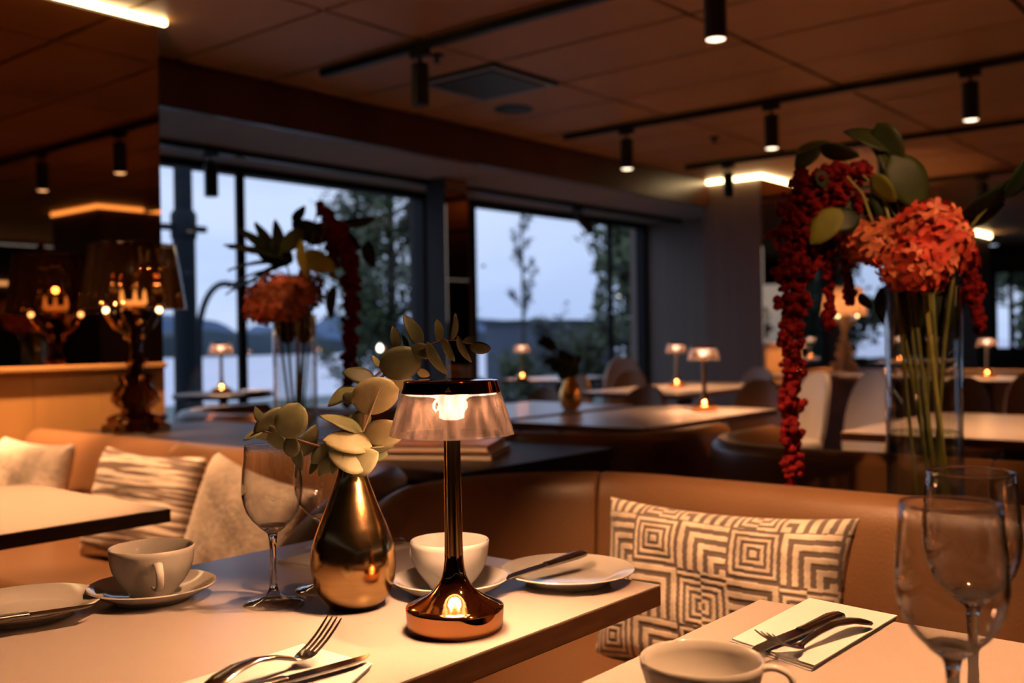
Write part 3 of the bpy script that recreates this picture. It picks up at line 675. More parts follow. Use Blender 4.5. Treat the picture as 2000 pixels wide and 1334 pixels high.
# =================================================================== CHAIRS
def chair(label, loc, rz, mat, h=.82, name='dining_chair', group='rounded-back dining chairs'):
    """chair with a narrow curved back panel ending in a round arch"""
    t = thing(name, label, 'chair', (*loc, 0), rz, group); n, m = 20, 10; vs, fs = [], []; A = R(42)
    for s in range(2):
        for j in range(m + 1):
            for i in range(n + 1):
                a = -A + 2 * A * i / n; top = .44 + (h - .44) * max(0.02, 1 - abs(a / A) ** 2.6) ** .5; z = .42 + (top - .42) * j / m
                r = .225 + .05 * (z - .42) / .4 - s * .026; vs.append((-r * math.cos(a), r * math.sin(a) * (1 - .10 * (1 - j / m)), z))
    q = (m + 1) * (n + 1); w = n + 1
    for s in range(2):
        for j in range(m):
            for i in range(n):
                a = s * q + j * w + i; f = (a, a + 1, a + w + 1, a + w); fs.append(f if s == 0 else tuple(reversed(f)))
    for i in range(n): fs.append((m * w + i, m * w + i + 1, q + m * w + i + 1, q + m * w + i)); fs.append((i, i + 1, q + i + 1, q + i))
    for j in range(m):
        for i in (0, n): fs.append((j * w + i, (j + 1) * w + i, q + (j + 1) * w + i, q + j * w + i))
    b = MB(); b.add(vs, fs); b.build('backrest', mat, t, auto=60)
    MB().lathe([(0, .40), (.19, .40), (.215, .415), (.22, .435), (.205, .455), (.14, .465), (0, .468)], 32).build('seat', mat, t)
    for sx in (-1, 1):
        for sy in (-1, 1): MB().tube([(sx * .13, sy * .13, .405), (sx * .18, sy * .18, 0)], [.016, .010], 8).build('leg', 'chair_leg', t)
    return t
chair('white rounded-back chair between the red tassel and the tall vase', (4.78, 1.94), R(150), 'chair_white', .87)
chair('brown rounded-back chair behind the booth table with the nearer lit lamp', (4.32, 2.22), R(180), 'chair_brown', .84)
chair('white rounded-back chair half hidden behind the red tassel', (5.35, 2.47), R(150), 'chair_white', .84)
chair('dark brown rounded-back chair right of the small gold vase', (4.27, 2.84), R(180), 'chair_brown', .80)
chair('white rounded-back chair by the far window table', (6.40, 4.22), R(215), 'chair_white', .90)
chair('tan rounded-back chair just behind the small gold vase', (5.00, 3.85), R(170), 'chair_tan', .82)
chair('brown rounded-back chair right of the copper lamp shade', (4.34, 3.55), R(180), 'chair_brown', .78)
chair('small tan chair beyond the long table with the lamp', (5.75, 3.85), R(190), 'chair_tan', .82)
chair('grey-white chair beyond the left glass vase', (3.95, 4.62), R(150), 'chair_white', .84)
chair('pale chair in front of the taupe wall', (6.52, 3.3), R(180), 'chair_white', .82)
chair('tan chair at the right edge by the far lamp table', (6.55, 1.50), R(180), 'chair_tan', .80)
chair('brown chair far right below the far lamp table', (5.85, 1.62), R(200), 'chair_brown', .80)

# =================================================================== TABLE LAMPS
def make_lamp():
    t = thing('table_lamp', 'copper cordless table lamp with smoky ribbed shade on the front table', 'lamp', (0, 0, 0), 0, 'copper cordless table lamps')
    MB().lathe([(0, 0), (.049, 0), (.0515, .0015), (.053, .006), (.0543, .023), (.0545, .0245), (.0538, .0258), (.048, .0285), (.040, .0325), (.031, .0375), (.0235, .0435), (.0175, .0505), (.0138, .058), (.0118, .066), (.0106, .076), (.0102, .082)], 64).build('base', 'copper', t, auto=60)
    fl = [(.0100, .080), (.0096, .10), (.0092, .14), (.0089, .20), (.0088, .262)]
    MB().lathe(fl, 96, flute=.06, nf=7).build('stem', 'copper_satin', t, auto=60)
    # ribbed smoky shade
    prof, fw_ = [], []
    for k in range(13):
        s = k / 12; r = .0547 + (.0685 - .0547) * (s ** .92); z = .2625 - .0475 * s
        prof.append((r, z)); fw_.append(.25 + .75 * s)
    pr2 = [(r - .0013, z) for r, z in reversed(prof)]
    MB().lathe(prof + pr2, 160, flute=.014, nf=22, fl=fw_ + list(reversed(fw_)), closed=True).build('shade', 'lamp_shade', t, auto=0)
    MB().lathe([(.0545, .2615), (.0556, .262), (.0524, .2738), (.0512, .2748), (.0, .2752)], 64).build('cap', 'copper_dark', t)
    MB().lathe([(0, .2755), (.046, .2755), (.048, .2752)], 64).build('top_disc', 'copper', t)
    # white light guide: disc, bell and drip shaped sleeve round the stem
    MB().lathe([(.050, .2605), (.050, .2592), (.034, .2582), (.020, .2562), (.0145, .2530), (.0125, .2470), (.0120, .2400), (.0118, .2330), (.0095, .2315)], 60, flute=.22, nf=5, fl=[0, 0, .05, .2, .6, 1, 1, 1, .3]).build('light_guide', 'lamp_core', t, auto=0)
    for k in range(5):
        a = k * 2 * pi / 5 + .3; ca, sa = math.cos(a), math.sin(a)
        MB().tube([(r_ * ca, r_ * sa, z_) for r_, z_ in [(.0125, .2545), (.0165, .2530), (.0195, .2490), (.0195, .2440), (.0172, .2412), (.0150, .2430), (.0147, .2465)]], [.0012, .0014, .0015, .0015, .0014, .0012, .001], 8).build('drip', 'lamp_core', t)
    MB().tube([(-.0541, 0, .2698), (-.0546, .0, .2682)], .0011, 8).tube([(-.0548, -.0020, .2668), (-.0550, .0, .2678), (-.0548, .0020, .2668)], .0008, 6).tube([(-.0553, -.0032, .2652), (-.0555, .0, .2656), (-.0553, .0032, .2652)], .0008, 6).build('emblem', 'gold', t)
    light('AREA', 'lamp_light', (0, 0, .2570), 1.5, (1, .51, .25), t, size=.09)
    light('POINT', 'lamp_glow', (0, 0, .2440), 4.0, (1, .50, .24), t, size=.024)
    return t
lamp = make_lamp(); p = onz(889, 1228, TZ); lamp.location = (p.x, p.y, TZ); lamp.rotation_euler = (0, 0, TH + .0)
FAR = [((1376, 803), None, 'lit copper table lamp nearer the camera on the right booth table'), ((1322, 757), None, 'lit copper table lamp standing against the taupe wall'),
       ((433, 768), 5.5, 'lit copper table lamp by the first window, against the lake'), ((1020, 742), None, 'small lit lamp on the far table by the second window'),
       ((1560, 736), None, 'lit lamp half hidden by the long red tassel'), ((1928, 738), None, 'lit lamp near the right edge, beyond the red flowers')]
for (px, py), d, lab in FAR:
    q = atd(px, py, d) if d else onz(px, py, TZ)
    dup(lamp, (q.x, q.y, q.z), TH, lab)
for k, (px, py, d, lab) in enumerate([(1757, 706, 11, 'tiny distant lamp seen through the left side of the tall vase'), (1822, 704, 11.2, 'tiny distant lamp seen through the flower stems in the vase'), (1583, 695, 13, 'tiny distant lamp right of the red tassel')]):
    q = atd(px, py, d); dup(lamp, (q.x, q.y, TZ), TH, lab)
    if k == 1: continue
    table(['distant table under the two tiny lamps seen through the vase', '', 'distant table under the tiny lamp right of the tassel'][k], q.x - .4, q.x + .75, q.y - .45, q.y + .22, 'distant tables')

# =================================================================== TABLEWARE
def wine_glass(label, loc, s=1.0, rz=0):
    t = thing('wine_glass', label, 'wine glass', loc, rz, 'wine glasses')
    out = [(.0172, .0958), (.0245, .1030), (.0310, .1130), (.0350, .1240), (.0368, .1370), (.0366, .1500), (.0354, .1650), (.0338, .1800), (.0325, .1930)]
    inn = [(r - .0009, z) for r, z in reversed(out)]
    MB().lathe([(r * s, z * s) for r, z in out + [(.0321, .1935)] + inn], 64, closed=True).build('bowl', 'glass_bowl', t, auto=0)
    MB().lathe([(r * s, z * s) for r, z in [(.0328, .1920), (.0330, .1932), (.0325, .1941), (.0318, .1936), (.0317, .1924)]], 72, closed=True).build('rim', 'glass_solid', t, auto=0)
    foot = [(0, 0), (.0355, 0), (.0368, .0008), (.0366, .0018), (.030, .0032), (.018, .0062), (.0095, .0105), (.0058, .0170), (0, .0172)]
    stem = [(0, .0168), (.0058, .0170), (.0044, .0260), (.0040, .045), (.0041, .066), (.0049, .0790), (.0066, .0868), (.0098, .0892), (.0150, .0935), (.0172, .0958), (.0165, .0968), (.0090, .0935), (0, .0925)]
    MB().lathe([(r * s, z * s) for r, z in foot], 64).build('foot', 'glass_foot', t, auto=0)
    MB().lathe([(r * s, z * s) for r, z in stem], 48).build('stem', 'glass_solid', t, auto=0)
    return t
p = onz(535, 1179, TZ); wine_glass('wine glass left of the gold vase, before the plain cushion', (p.x, p.y, TZ))
p = onz(634, 1152, TZ); wine_glass('wine glass partly hidden behind the gold vase', (p.x, p.y, TZ))
def glass_at(px, rim_y, rim_w, s, label):
    d = 2 * .0325 * s * F_PX / rim_w; q = atd(px, rim_y, d); wine_glass(label, (q.x, q.y, TZ), s)
glass_at(1856, 988, 186, 1.03, 'larger front wine glass at the right edge')
glass_at(1896, 961, 160, 1.05, 'wine glass behind the front one at the right edge')

def cup(label, loc, rz, r=.051, h=.058):
    t = thing('coffee_cup', label, 'cup', loc, rz, 'white china cups')
    k = r / .051
    out = [(0, .0), (.026 * k, .0), (.0275 * k, .002), (.0295 * k, .006), (.0375 * k, .0155), (.0430 * k, .024), (.0470 * k, .033), (.0495 * k, .043), (.0506 * k, h - .006), (r, h)]
    inn = [(r - .001, h + .001), (r - .0028, h), (.0470 * k, .044), (.0442 * k, .034), (.0400 * k, .025), (.0335 * k, .0165), (.024 * k, .009), (0, .007)]
    MB().lathe(out + inn, 56).build('body', 'china', t, auto=60)
    pts = [(.0480 * k, 0, .047), (.058 * k, 0, .049), (.070 * k, 0, .044), (.074 * k, 0, .035), (.070 * k, 0, .025), (.058 * k, 0, .018), (.0375 * k, 0, .0165)]
    sm = []
    for i in range(len(pts) - 1):
        for q in range(4): sm.append(Vector(pts[i]).lerp(Vector(pts[i + 1]), q / 4))
    sm.append(Vector(pts[-1]))
    for _ in range(3): sm = [sm[0]] + [(sm[i - 1] + sm[i] * 2 + sm[i + 1]) / 4 for i in range(1, len(sm) - 1)] + [sm[-1]]
    MB().strip(sm, [.011 * (1.15 - .3 * math.sin(pi * i / (len(sm) - 1))) for i in range(len(sm))], .0058, (0, 1, 0)).build('handle', 'china', t, auto=70)
    return t
def saucer(label, loc, r=.078):
    o = MB().lathe([(0, .002), (.040, .002), (.041, 0), (.046, 0), (.047, .003), (.062, .0085), (r - .002, .0165), (r, .0185), (r - .001, .0200), (r - .006, .0188), (.058, .0115), (.046, .0070), (.034, .0060), (.032, .0052), (0, .0050)], 72).build('saucer', 'china', None, auto=50)
    o.location = loc; return tag(o, label, 'saucer', 'white saucers')
def plate(label, loc, r=.088):
    o = MB().lathe([(0, .002), (.050, .002), (.051, 0), (.055, 0), (.056, .003), (.068, .0095), (r - .002, .0150), (r, .0168), (r - .001, .0182), (r - .006, .0172), (.066, .0120), (.056, .0068), (.050, .0056), (0, .0052)], 72).build('side_plate', 'china', None, auto=50)
    o.location = loc; return tag(o, label, 'plate', 'white side plates')
def facing(px_from, px_to): v = px_to - px_from; return math.atan2(v.y, v.x)
p = onz(298, 1169, TZ); saucer('white saucer under the left cup', (p.x, p.y, TZ)); cup('white cup at left with its handle toward the viewer', (p.x, p.y, TZ + .0055), math.atan2(-p.y, -p.x) + .12, .052, .060)
p = onz(880, 1156, TZ); saucer('white saucer behind the copper lamp base', (p.x, p.y, TZ), .074); cup('white cup standing behind the copper lamp stem', (p.x, p.y, TZ + .0055), math.atan2(-r0.y, -r0.x) - .75, .050, .060)
p = onz(1109, 1135, TZ); plate_r = (p.x, p.y, TZ); plate('white side plate at the table corner with a knife laid across', plate_r)
p = onz(48, 1203, TZ); plate('white side plate at the left edge under a butter knife', (p.x, p.y, TZ))
p = atd(1370, 1288, .102 * F_PX / 240); p = Vector((p.x, p.y, 0)); cup('white cup cut off by the bottom edge on the right table', (p.x, p.y, TZ), math.atan2(r0.y, r0.x) - .25, .051, .052)
saucer_far = onz(500, 766, zte); q = Vector((atd(502, 767, 5.42).x, atd(502, 767, 5.42).y, zte)); plate('pale plate on the round table by the first window', tuple(q))

def aligned(name, label, cat, a, b, group, upv=(0, 0, 1)):
    """thing whose x axis runs from a to b"""
    a, b = Vector(a), Vector(b); x = (b - a).normalized(); y = Vector(upv).cross(x).normalized(); z = x.cross(y)
    o = bpy.data.objects.new(name, None); COL.objects.link(o); o.empty_display_size = .05
    o.matrix_world = Matrix(((x.x, y.x, z.x, a.x), (x.y, y.y, z.y, a.y), (x.z, y.z, z.z, a.z), (0, 0, 0, 1))); return tag(o, label, cat, group), (b - a).length
def knife(label, end, tip, upv=(0, 0, 1), hl=.46):
    t, L = aligned('table_knife', label, 'knife', end, tip, 'table knives', upv); H = L * hl
    hs = [0, .004, .02, .05, .08, .095, .1]; ws = [.011, .017, .0195, .0165, .0135, .014, .0135]; k = H / .1
    MB().strip([(s * k, 0, 0) for s in hs], ws, [.005, .0085, .0105, .0095, .0085, .0085, .007], (0, 1, 0)).build('handle', 'steel', t, auto=60)
    n = 14; bl = L - H; up_, lo = [], []
    for i in range(n + 1):
        s = i / n; x = H - .002 + s * (bl + .002); up_.append((x, .0068 - .002 * s)); lo.append((x, -.0078 - .0012 * math.sin(pi * min(1, s * 1.2)) + (max(0, s - .72) / .28) ** 2 * .0125))
    poly = up_ + list(reversed(lo)); MB().prism(poly, -.0008, .0008).build('blade', 'steel', t, smooth=False, bevel=.0004)
    return t
def fork(label, end, tip, lift=.02, arch=.007, upv=(0, 0, 1), flip=1):
    t, L = aligned('table_fork', label, 'fork', end, tip, 'table forks', upv); k = L / .195
    zf = lambda s: flip * (arch * math.sin(pi * min(1, s / .66)) + (lift * ((s - .70) / .30) ** 1.6 if s > .70 else 0))
    hs = [0, .02, .08, .2, .35, .5, .6, .66]; hw = [.013, .021, .024, .0195, .0125, .0085, .0068, .0068]
    MB().strip([(s * L, 0, zf(s)) for s in hs], hw, [.004, .0062, .0066, .0056, .0048, .0048, .0046, .004], (0, 1, 0)).build('handle', 'steel', t, auto=60)
    hd = [.65, .68, .705, .73, .755, .78]; wd_ = [.0066, .011, .018, .0225, .0238, .0240]
    MB().strip([(s * L, 0, zf(s)) for s in hd], wd_, [.0035, .003, .0026, .0022, .0020, .0020], (0, 1, 0)).build('head', 'steel', t, auto=60)
    for j in range(4):
        y0 = (-1.5 + j) * .0061; y1 = (-1.5 + j) * .0066; ss = [.77, .82, .88, .94, .98, 1.0]
        MB().strip([(s * L, y0 + (y1 - y0) * (s - .77) / .23, zf(s)) for s in ss], [.0042, .0036, .0033, .0030, .0025, .0012], [.002, .0019, .0018, .0017, .0015, .001], (0, 1, 0)).build('tine', 'steel', t, auto=60)
    return t
def napkin(label, corners, lay=3, lift=.0022):
    """folded paper napkin: stacked slightly slipped layers with a rounded fold"""
    c = [Vector(q) for q in corners]; cen = sum(c, Vector()) / 4; t = thing('napkin', label, 'napkin', tuple(cen), 0, 'folded white napkins')
    for l in range(lay):
        n = 10; vs, fs = [], []
        for side in (0, 1):
            for j in range(n + 1):
                for i in range(n + 1):
                    u, v = i / n, j / n; s = .004 * l
                    p = (c[0] * (1 - u) * (1 - v) + c[1] * u * (1 - v) + c[2] * u * v + c[3] * (1 - u) * v) - cen
                    p = p * (1 - s * .6) + Vector((.0012 * l, -.0009 * l, 0))
                    edge = max(0, 1 - min(v, 1 - v, u) * 6)
                    z = l * lift + side * (lift * .55) + .0014 * l * math.sin(3 * u + 1.7 * l) * (1 - edge) * .6
                    vs.append((p.x, p.y, z))
        q = (n + 1) ** 2; w = n + 1
        for j in range(n):
            for i in range(n):
                a = j * w + i; fs.append((a, a + w, a + w + 1, a + 1)); fs.append((q + a, q + a + 1, q + a + w + 1, q + a + w))
        for i in range(n):
            for a, b in ((i, i + 1), (n * w + i, n * w + i + 1), (i * w, (i + 1) * w), (i * w + n, (i + 1) * w + n)): fs.append((a, b, q + b, q + a))
        b = MB(); b.add(vs, fs); b.build('fold', 'napkin', t, auto=50)
    return t
nz_ = .0009
napkin('folded white napkin under fork and knife at the bottom edge', [onz(586, 1268, TZ), onz(722, 1308, TZ), onz(600, 1420, TZ), onz(330, 1352, TZ)])
napkin('folded white napkin under fork and knife on the right table', [onz(1577, 1177, TZ), onz(1749, 1212, TZ), onz(1585, 1312, TZ), onz(1424, 1258, TZ)])
napkin('white napkin mostly hidden behind the gold vase', [onz(540, 1100, TZ), onz(640, 1114, TZ), onz(812, 1066, TZ), onz(715, 1052, TZ)], 2)
ZN = TZ + .009
knife('steel knife lying under the fork at the bottom edge', onz(395, 1372, ZN), onz(728, 1280, ZN + .003))
fork('steel fork with raised tines at the bottom edge', onz(405, 1345, ZN + .004), onz(655, 1262, ZN + .004), .030, .012)
knife('steel knife lying beside the fork on the right napkin', onz(1641, 1200, ZN + .002), onz(1460, 1278, ZN))
fork('steel fork with raised tines on the right napkin', onz(1692, 1215, ZN + .002), onz(1492, 1284, ZN + .004), .024, .010)
pk = Vector(plate_r); knife('butter knife leaning across the right side plate', onz(1141, 1079, TZ + .030), onz(984, 1131, TZ + .0195), hl=.5)
knife('butter knife lying across the left side plate', onz(-90, 1222, TZ + .022), onz(190, 1181, TZ + .0195), hl=.5)
knife('knife tip showing behind the gold vase', onz(790, 1056, TZ + .007), onz(585, 1071, TZ + .010))

# gold vases
VP = [(0, 0), (.026, 0), (.031, .002), (.0375, .008), (.0445, .018), (.0488, .031), (.0510, .046), (.0513, .056), (.0500, .070), (.0465, .084), (.0405, .100), (.0335, .117), (.0270, .133), (.0215, .148), (.0180, .159), (.0166, .166), (.0164, .170), (.0150, .1705), (.0148, .166), (.017, .155), (.024, .135), (.03, .12)]
def gold_vase(label, loc, mat='gold'):
    o = MB().lathe(VP, 64).build('gold_vase', mat, None, auto=0); o.location = loc; return tag(o, label, 'vase', 'gold bottle vases')
pv = onz(692, 1184, TZ); gold_vase('brushed gold bottle vase holding eucalyptus on the front table', (pv.x, pv.y, TZ))
pg = onz(1115, 800, TZ); gold_vase('small gold bottle vase on the bluish booth table', (pg.x, pg.y, TZ), 'gold_far')

# =================================================================== EUCALYPTUS
def leaf_mesh(name, L, W, mat, cup=.12, fold=.10, tip=.5, curl=0):
    """leaf lying along +x from 0 to L, face toward +z; tip 0 round .. 1 pointed"""
    n, m = 12, 6; vs, fs = [], []
    for i in range(n + 1):
        s = i / n; rnd_ = math.sqrt(max(0, 1 - (2 * s - 1) ** 2)); pt = math.sin(pi * s ** .8) ** .85 * (1 - .25 * s) if 0 < s < 1 else 0
        w = W / 2 * ((1 - tip) * rnd_ + tip * pt * 1.1)
        for j in range(m + 1):
            v = -1 + 2 * j / m; z = -cup * L * (2 * s - 1) ** 2 * .5 - cup * W * v * v * .5 + fold * abs(v) * w * 1.0 - curl * L * s * s
            vs.append((s * L, v * w, z))
    w_ = m + 1
    for i in range(n):
        for j in range(m): a = i * w_ + j; fs.append((a, a + w_, a + w_ + 1, a + 1))
    b = MB(); b.add(vs, fs); me = b.mesh(name, mat, True, 0); return me
def img_leaf(parent, cx, cy, a, b, ang, d, mat, tip=.3, name='leaf', flip=1, lean=0, fold=.10, thick=True):
    """leaf centred at a pixel and real depth d; a,b visible half axes in px along/across; ang = direction of the tip (deg, 0 right, 90 up)"""
    c = atd(cx, cy, d); k = d / F_PX * (1.1 if mat.startswith('leaf_euc') else 1); L = 2 * a * k; Wv = 2 * b * k; W = max(Wv, .62 * L)
    ax = (cr * math.cos(R(ang)) + cu * math.sin(R(ang))); ax = (ax + fw * lean).normalized()
    nn = -fw; nn = (nn - ax * nn.dot(ax)).normalized(); wv = nn.cross(ax)
    t = flip * math.acos(min(1, Wv / W)); Y = wv * math.cos(t) + nn * math.sin(t); Z = ax.cross(Y)
    me = leaf_mesh(name, L, W, mat, tip=tip, fold=fold)
    o = bpy.data.objects.new(name, me); COL.objects.link(o); o.parent = parent
    p = c - ax * (L / 2) - parent.location
    o.matrix_local = Matrix(((ax.x, Y.x, Z.x, p.x), (ax.y, Y.y, Z.y, p.y), (ax.z, Y.z, Z.z, p.z), (0, 0, 0, 1)))
    if thick: s = o.modifiers.new('thickness', 'SOLIDIFY'); s.thickness = .0006
    return o
def branch(label, base, name='eucalyptus_branch'):
    return thing(name, label, 'branch', tuple(base), 0, 'eucalyptus branches')
def stem_px(parent, pts, rad, mat, name='stem', n=8):
    P = [atd(x, y, d) - parent.location for x, y, d in pts]
    sm = []
    for i in range(len(P) - 1):
        for q in range(5): sm.append(P[i].lerp(P[i + 1], q / 5))
    sm.append(P[-1])
    for _ in range(4): sm = [sm[0]] + [(sm[i - 1] + sm[i] * 2 + sm[i + 1]) / 4 for i in range(1, len(sm) - 1)] + [sm[-1]]
    rr = [rad[0] + (rad[1] - rad[0]) * i / (len(sm) - 1) for i in range(len(sm))]
    return MB().tube(sm, rr, n).build(name, mat, parent)
D = (pv - CAM).dot(fw); vm = Vector((pv.x, pv.y, TZ + .10))
E_, EP, ED = 'leaf_euc', 'leaf_euc_pale', 'leaf_euc_shaded'
b1 = branch('eucalyptus branch with large pale round leaves rising from the gold vase', vm)
stem_px(b1, [(690, 1000, D), (690, 915, D), (702, 870, D - .005), (712, 820, D), (716, 750, D + .01), (760, 710, D + .02), (800, 690, D + .03)], (.0026, .0012), 'stem_brown')
stem_px(b1, [(709, 842, D - .022), (728, 795, D - .026), (741, 758, D - .030)], (.0016, .0010), 'stem_pale')
for a in [(731, 773, 45, 33, 15, D - .024, EP, .05, -.1), (786, 752, 30, 15, -8, D + .004, EP, .3, .1), (702, 732, 31, 14, 162, D + .02, ED, .4, 0), (664, 772, 30, 13, 215, D + .01, E_, .7, 0), (681, 778, 12, 12, 250, D - .005, ED, .4, 0),
          (748, 847, 42, 26, 8, D - .020, EP, .25, -.2), (701, 822, 24, 18, 30, D + .012, E_, .3, 0), (680, 861, 44, 19, 172, D - .030, EP, .35, -.2), (738, 880, 30, 8, 8, D - .012, EP, .7, 0), (740, 888, 16, 12, 10, D + .004, E_, .3, 0),
          (680, 897, 38, 21, 155, D - .034, EP, .5, -.2), (706, 902, 34, 26, 30, D - .030, EP, .45, -.2), (668, 822, 42, 8, 158, D - .012, E_, .7, 0)]:
    img_leaf(b1, a[0], a[1], a[2], a[3], a[4], a[5], a[6], a[7], lean=a[8])
b2 = branch('eucalyptus branch arching right above the copper lamp', vm)
stem_px(b2, [(694, 990, D), (698, 900, D + .015), (720, 790, D + .035), (745, 735, D + .03), (770, 715, D + .02), (805, 690, D), (845, 670, D - .01), (885, 662, D - .01), (926, 672, D - .01)], (.0024, .0008), 'stem_brown')
for a in [(782, 709, 40, 30, 12, D - .005, ED, .05), (773, 660, 23, 9, 95, D + .02, ED, .6), (809, 644, 33, 12, 118, D + .01, ED, .6), (793, 668, 14, 4, 110, D + .01, ED, .6), (858, 645, 20, 8, 95, D, E_, .4), (874, 685, 23, 8, -65, D - .01, E_, .4),
          (824, 685, 21, 14, 160, D - .005, ED, .2), (849, 703, 34, 11, -58, D - .02, E_, .5), (890, 639, 25, 5, 82, D, E_, .6), (903, 684, 27, 7, -62, D - .02, E_, .5), (917, 664, 12, 7, 20, D, ED, .4), (938, 680, 19, 11, -8, D - .01, ED, .2), (735, 705, 12, 5, 120, D, E_, .3), (827, 729, 12, 8, -20, D + .01, EP, .5)]:
    img_leaf(b2, *a)
b3 = branch('eucalyptus branch drooping left over the wine glasses', vm)
stem_px(b3, [(684, 985, D), (680, 905, D - .005), (652, 885, D - .01), (620, 870, D - .02), (590, 862, D - .03), (560, 850, D - .03), (505, 840, D - .03)], (.0022, .0008), 'stem_brown')
for a in [(530, 829, 38, 22, 45, D - .03, E_, .2), (569, 822, 34, 30, 70, D - .045, E_, .12), (537, 856, 28, 16, -50, D - .03, E_, .4), (602, 864, 34, 14, 60, D - .02, ED, .5), (569, 872, 20, 15, 100, D - .04, ED, .3), (580, 893, 24, 13, -75, D - .035, ED, .6), (493, 848, 20, 7, 205, D - .03, E_, .7), (504, 808, 15, 6, 105, D - .02, ED, .7),
          (624, 888, 22, 14, 230, D - .02, E_, .4), (634, 912, 20, 13, 240, D - .025, E_, .5), (655, 900, 26, 12, 250, D - .03, E_, .5), (615, 905, 22, 9, 235, D - .01, ED, .5)]:
    img_leaf(b3, *a)
# dark sprigs in the far gold vase
Dg = (pg - CAM).dot(fw); b4 = branch('dark sprigs of leaves in the small far gold vase', Vector((pg.x, pg.y, TZ + .10)), 'leafy_sprig')
for (ex, ey) in [(1062, 662), (1098, 668), (1118, 700), (1048, 690)]: stem_px(b4, [(1115, 750, Dg), (1110, 725, Dg), ((1110 + ex) / 2, (725 + ey) / 2, Dg), (ex, ey, Dg)], (.003, .001), 'stem_brown')
rn = random.Random(4)
for k in range(34):
    s = rn.random(); ex, ey = rn.choice([(1062, 662), (1098, 668), (1118, 700), (1048, 690)])
    img_leaf(b4, 1112 + (ex - 1112) * s + rn.gauss(0, 6), 735 + (ey - 735) * s + rn.gauss(0, 5), 13, 8, rn.uniform(0, 360), Dg + rn.gauss(0, .04), 'leaf_dark', .3)

# =================================================================== CUSHIONS
def cushion(label, loc, M, W, H, T, mat, n=(40, 28), maze=False, sag=0):
    nx, ny = n; vs, fs, cols = [], [], []
    for side in (1, -1):
        for j in range(ny + 1):
            for i in range(nx + 1):
                u = -1 + 2 * i / nx; v = -1 + 2 * j / ny
                x = W / 2 * u * (1 - .085 * (1 - v * v) * u * u); y = H / 2 * v * (1 - .10 * (1 - u * u) * v * v)
                th = T / 2 * (max(0, (1 - u ** 4)) * max(0, (1 - v ** 4))) ** .55 + .004 * (1 - abs(u) ** 8) * 0
                w = .006 * math.sin(7 * u + 3 * v) * math.sin(5 * v - 2 * u) * (1 - u * u) * (1 - v * v)
                c = 1.0
                if maze:
                    gx, gy = (u + 1) * 2.5 + .12 * math.sin(v * 2), (v + 1) * 1.65 + .05 * math.sin(3 * u)
                    tx, ty = math.floor(gx), math.floor(gy); a, b = gx - tx - .5, gy - ty - .5; kind = (tx * 2 + ty * 3) % 4
                    if kind == 0: dd = max(abs(a), abs(b)) * 8.0
                    elif kind == 1: dd = (max(a, b) + .5) * 4.6
                    elif kind == 2: dd = (max(-a, b) + .5) * 4.6
                    else: dd = max(abs(a), abs(b + .12)) * 8.0 + (a > 0) * .5
                    q = dd % 1.0; c = 1 if q < .52 else 0
                    th += .0022 * c * (1 - u ** 8) * (1 - v ** 8)
                vs.append((x, y, side * th + w)); cols.append(c)
    q = (nx + 1) * (ny + 1); w_ = nx + 1
    for j in range(ny):
        for i in range(nx):
            a = j * w_ + i; fs.append((a, a + 1, a + w_ + 1, a + w_)); fs.append((q + a, q + a + w_, q + a + w_ + 1, q + a + 1))
    b = MB(); b.add(vs, fs); o = b.build('cushion', mat, None, auto=0, fix=False)
    import bmesh
    bm = bmesh.new(); bm.from_mesh(o.data); bm.verts.ensure_lookup_table()
    if maze:
        lay = bm.verts.layers.float_color.new('pattern')
        for v_, c in zip(bm.verts, cols): v_[lay] = (.74, .63, .51, 1) if c else (.16, .12, .10, 1)
    bmesh.ops.remove_doubles(bm, verts=bm.verts, dist=1e-5); bm.to_mesh(o.data); bm.free()
    o.matrix_world = M; return tag(o, label, 'cushion', 'scatter cushions')
def cush_M(c, roll, yaw, lean):
    """cushion standing against a back that faces -X: yaw about z, leaning back, rolled in its own plane"""
    B = Matrix(((0, 0, -1, 0), (-1, 0, 0, 0), (0, 1, 0, 0), (0, 0, 0, 1)))
    return Matrix.Translation(c) @ Matrix.Rotation(yaw, 4, 'Z') @ B @ Matrix.Rotation(-lean, 4, 'X') @ Matrix.Rotation(roll, 4, 'Z')
cushion('cream cushion with a raised maze pattern on the right banquette', None, cush_M((1.655, .895, .588), R(.5), R(2), R(14)), .50, .315, .13, 'cushion_maze', (340, 220), True)
cushion('cream and brown striped cushion on the left banquette', None, cush_M((1.53, 2.65, .595), R(-1), R(8), R(16)), .44, .33, .13, 'cushion_stripe')
cushion('plain mottled cream cushion behind the left wine glass', None, cush_M((1.50, 2.12, .585), R(-7), R(-5), R(16)), .50, .33, .13, 'cushion_plain')
cushion('plain cream cushion at the far left of the left banquette', None, cush_M((1.53, 3.36, .60), R(-1), R(6), R(16)), .42, .31, .12, 'cushion_plain')
cushion('striped cushion at the right edge behind the wine glasses', None, cush_M((1.66, .16, .60), R(3), R(0), R(14)), .42, .31, .12, 'cushion_stripe')

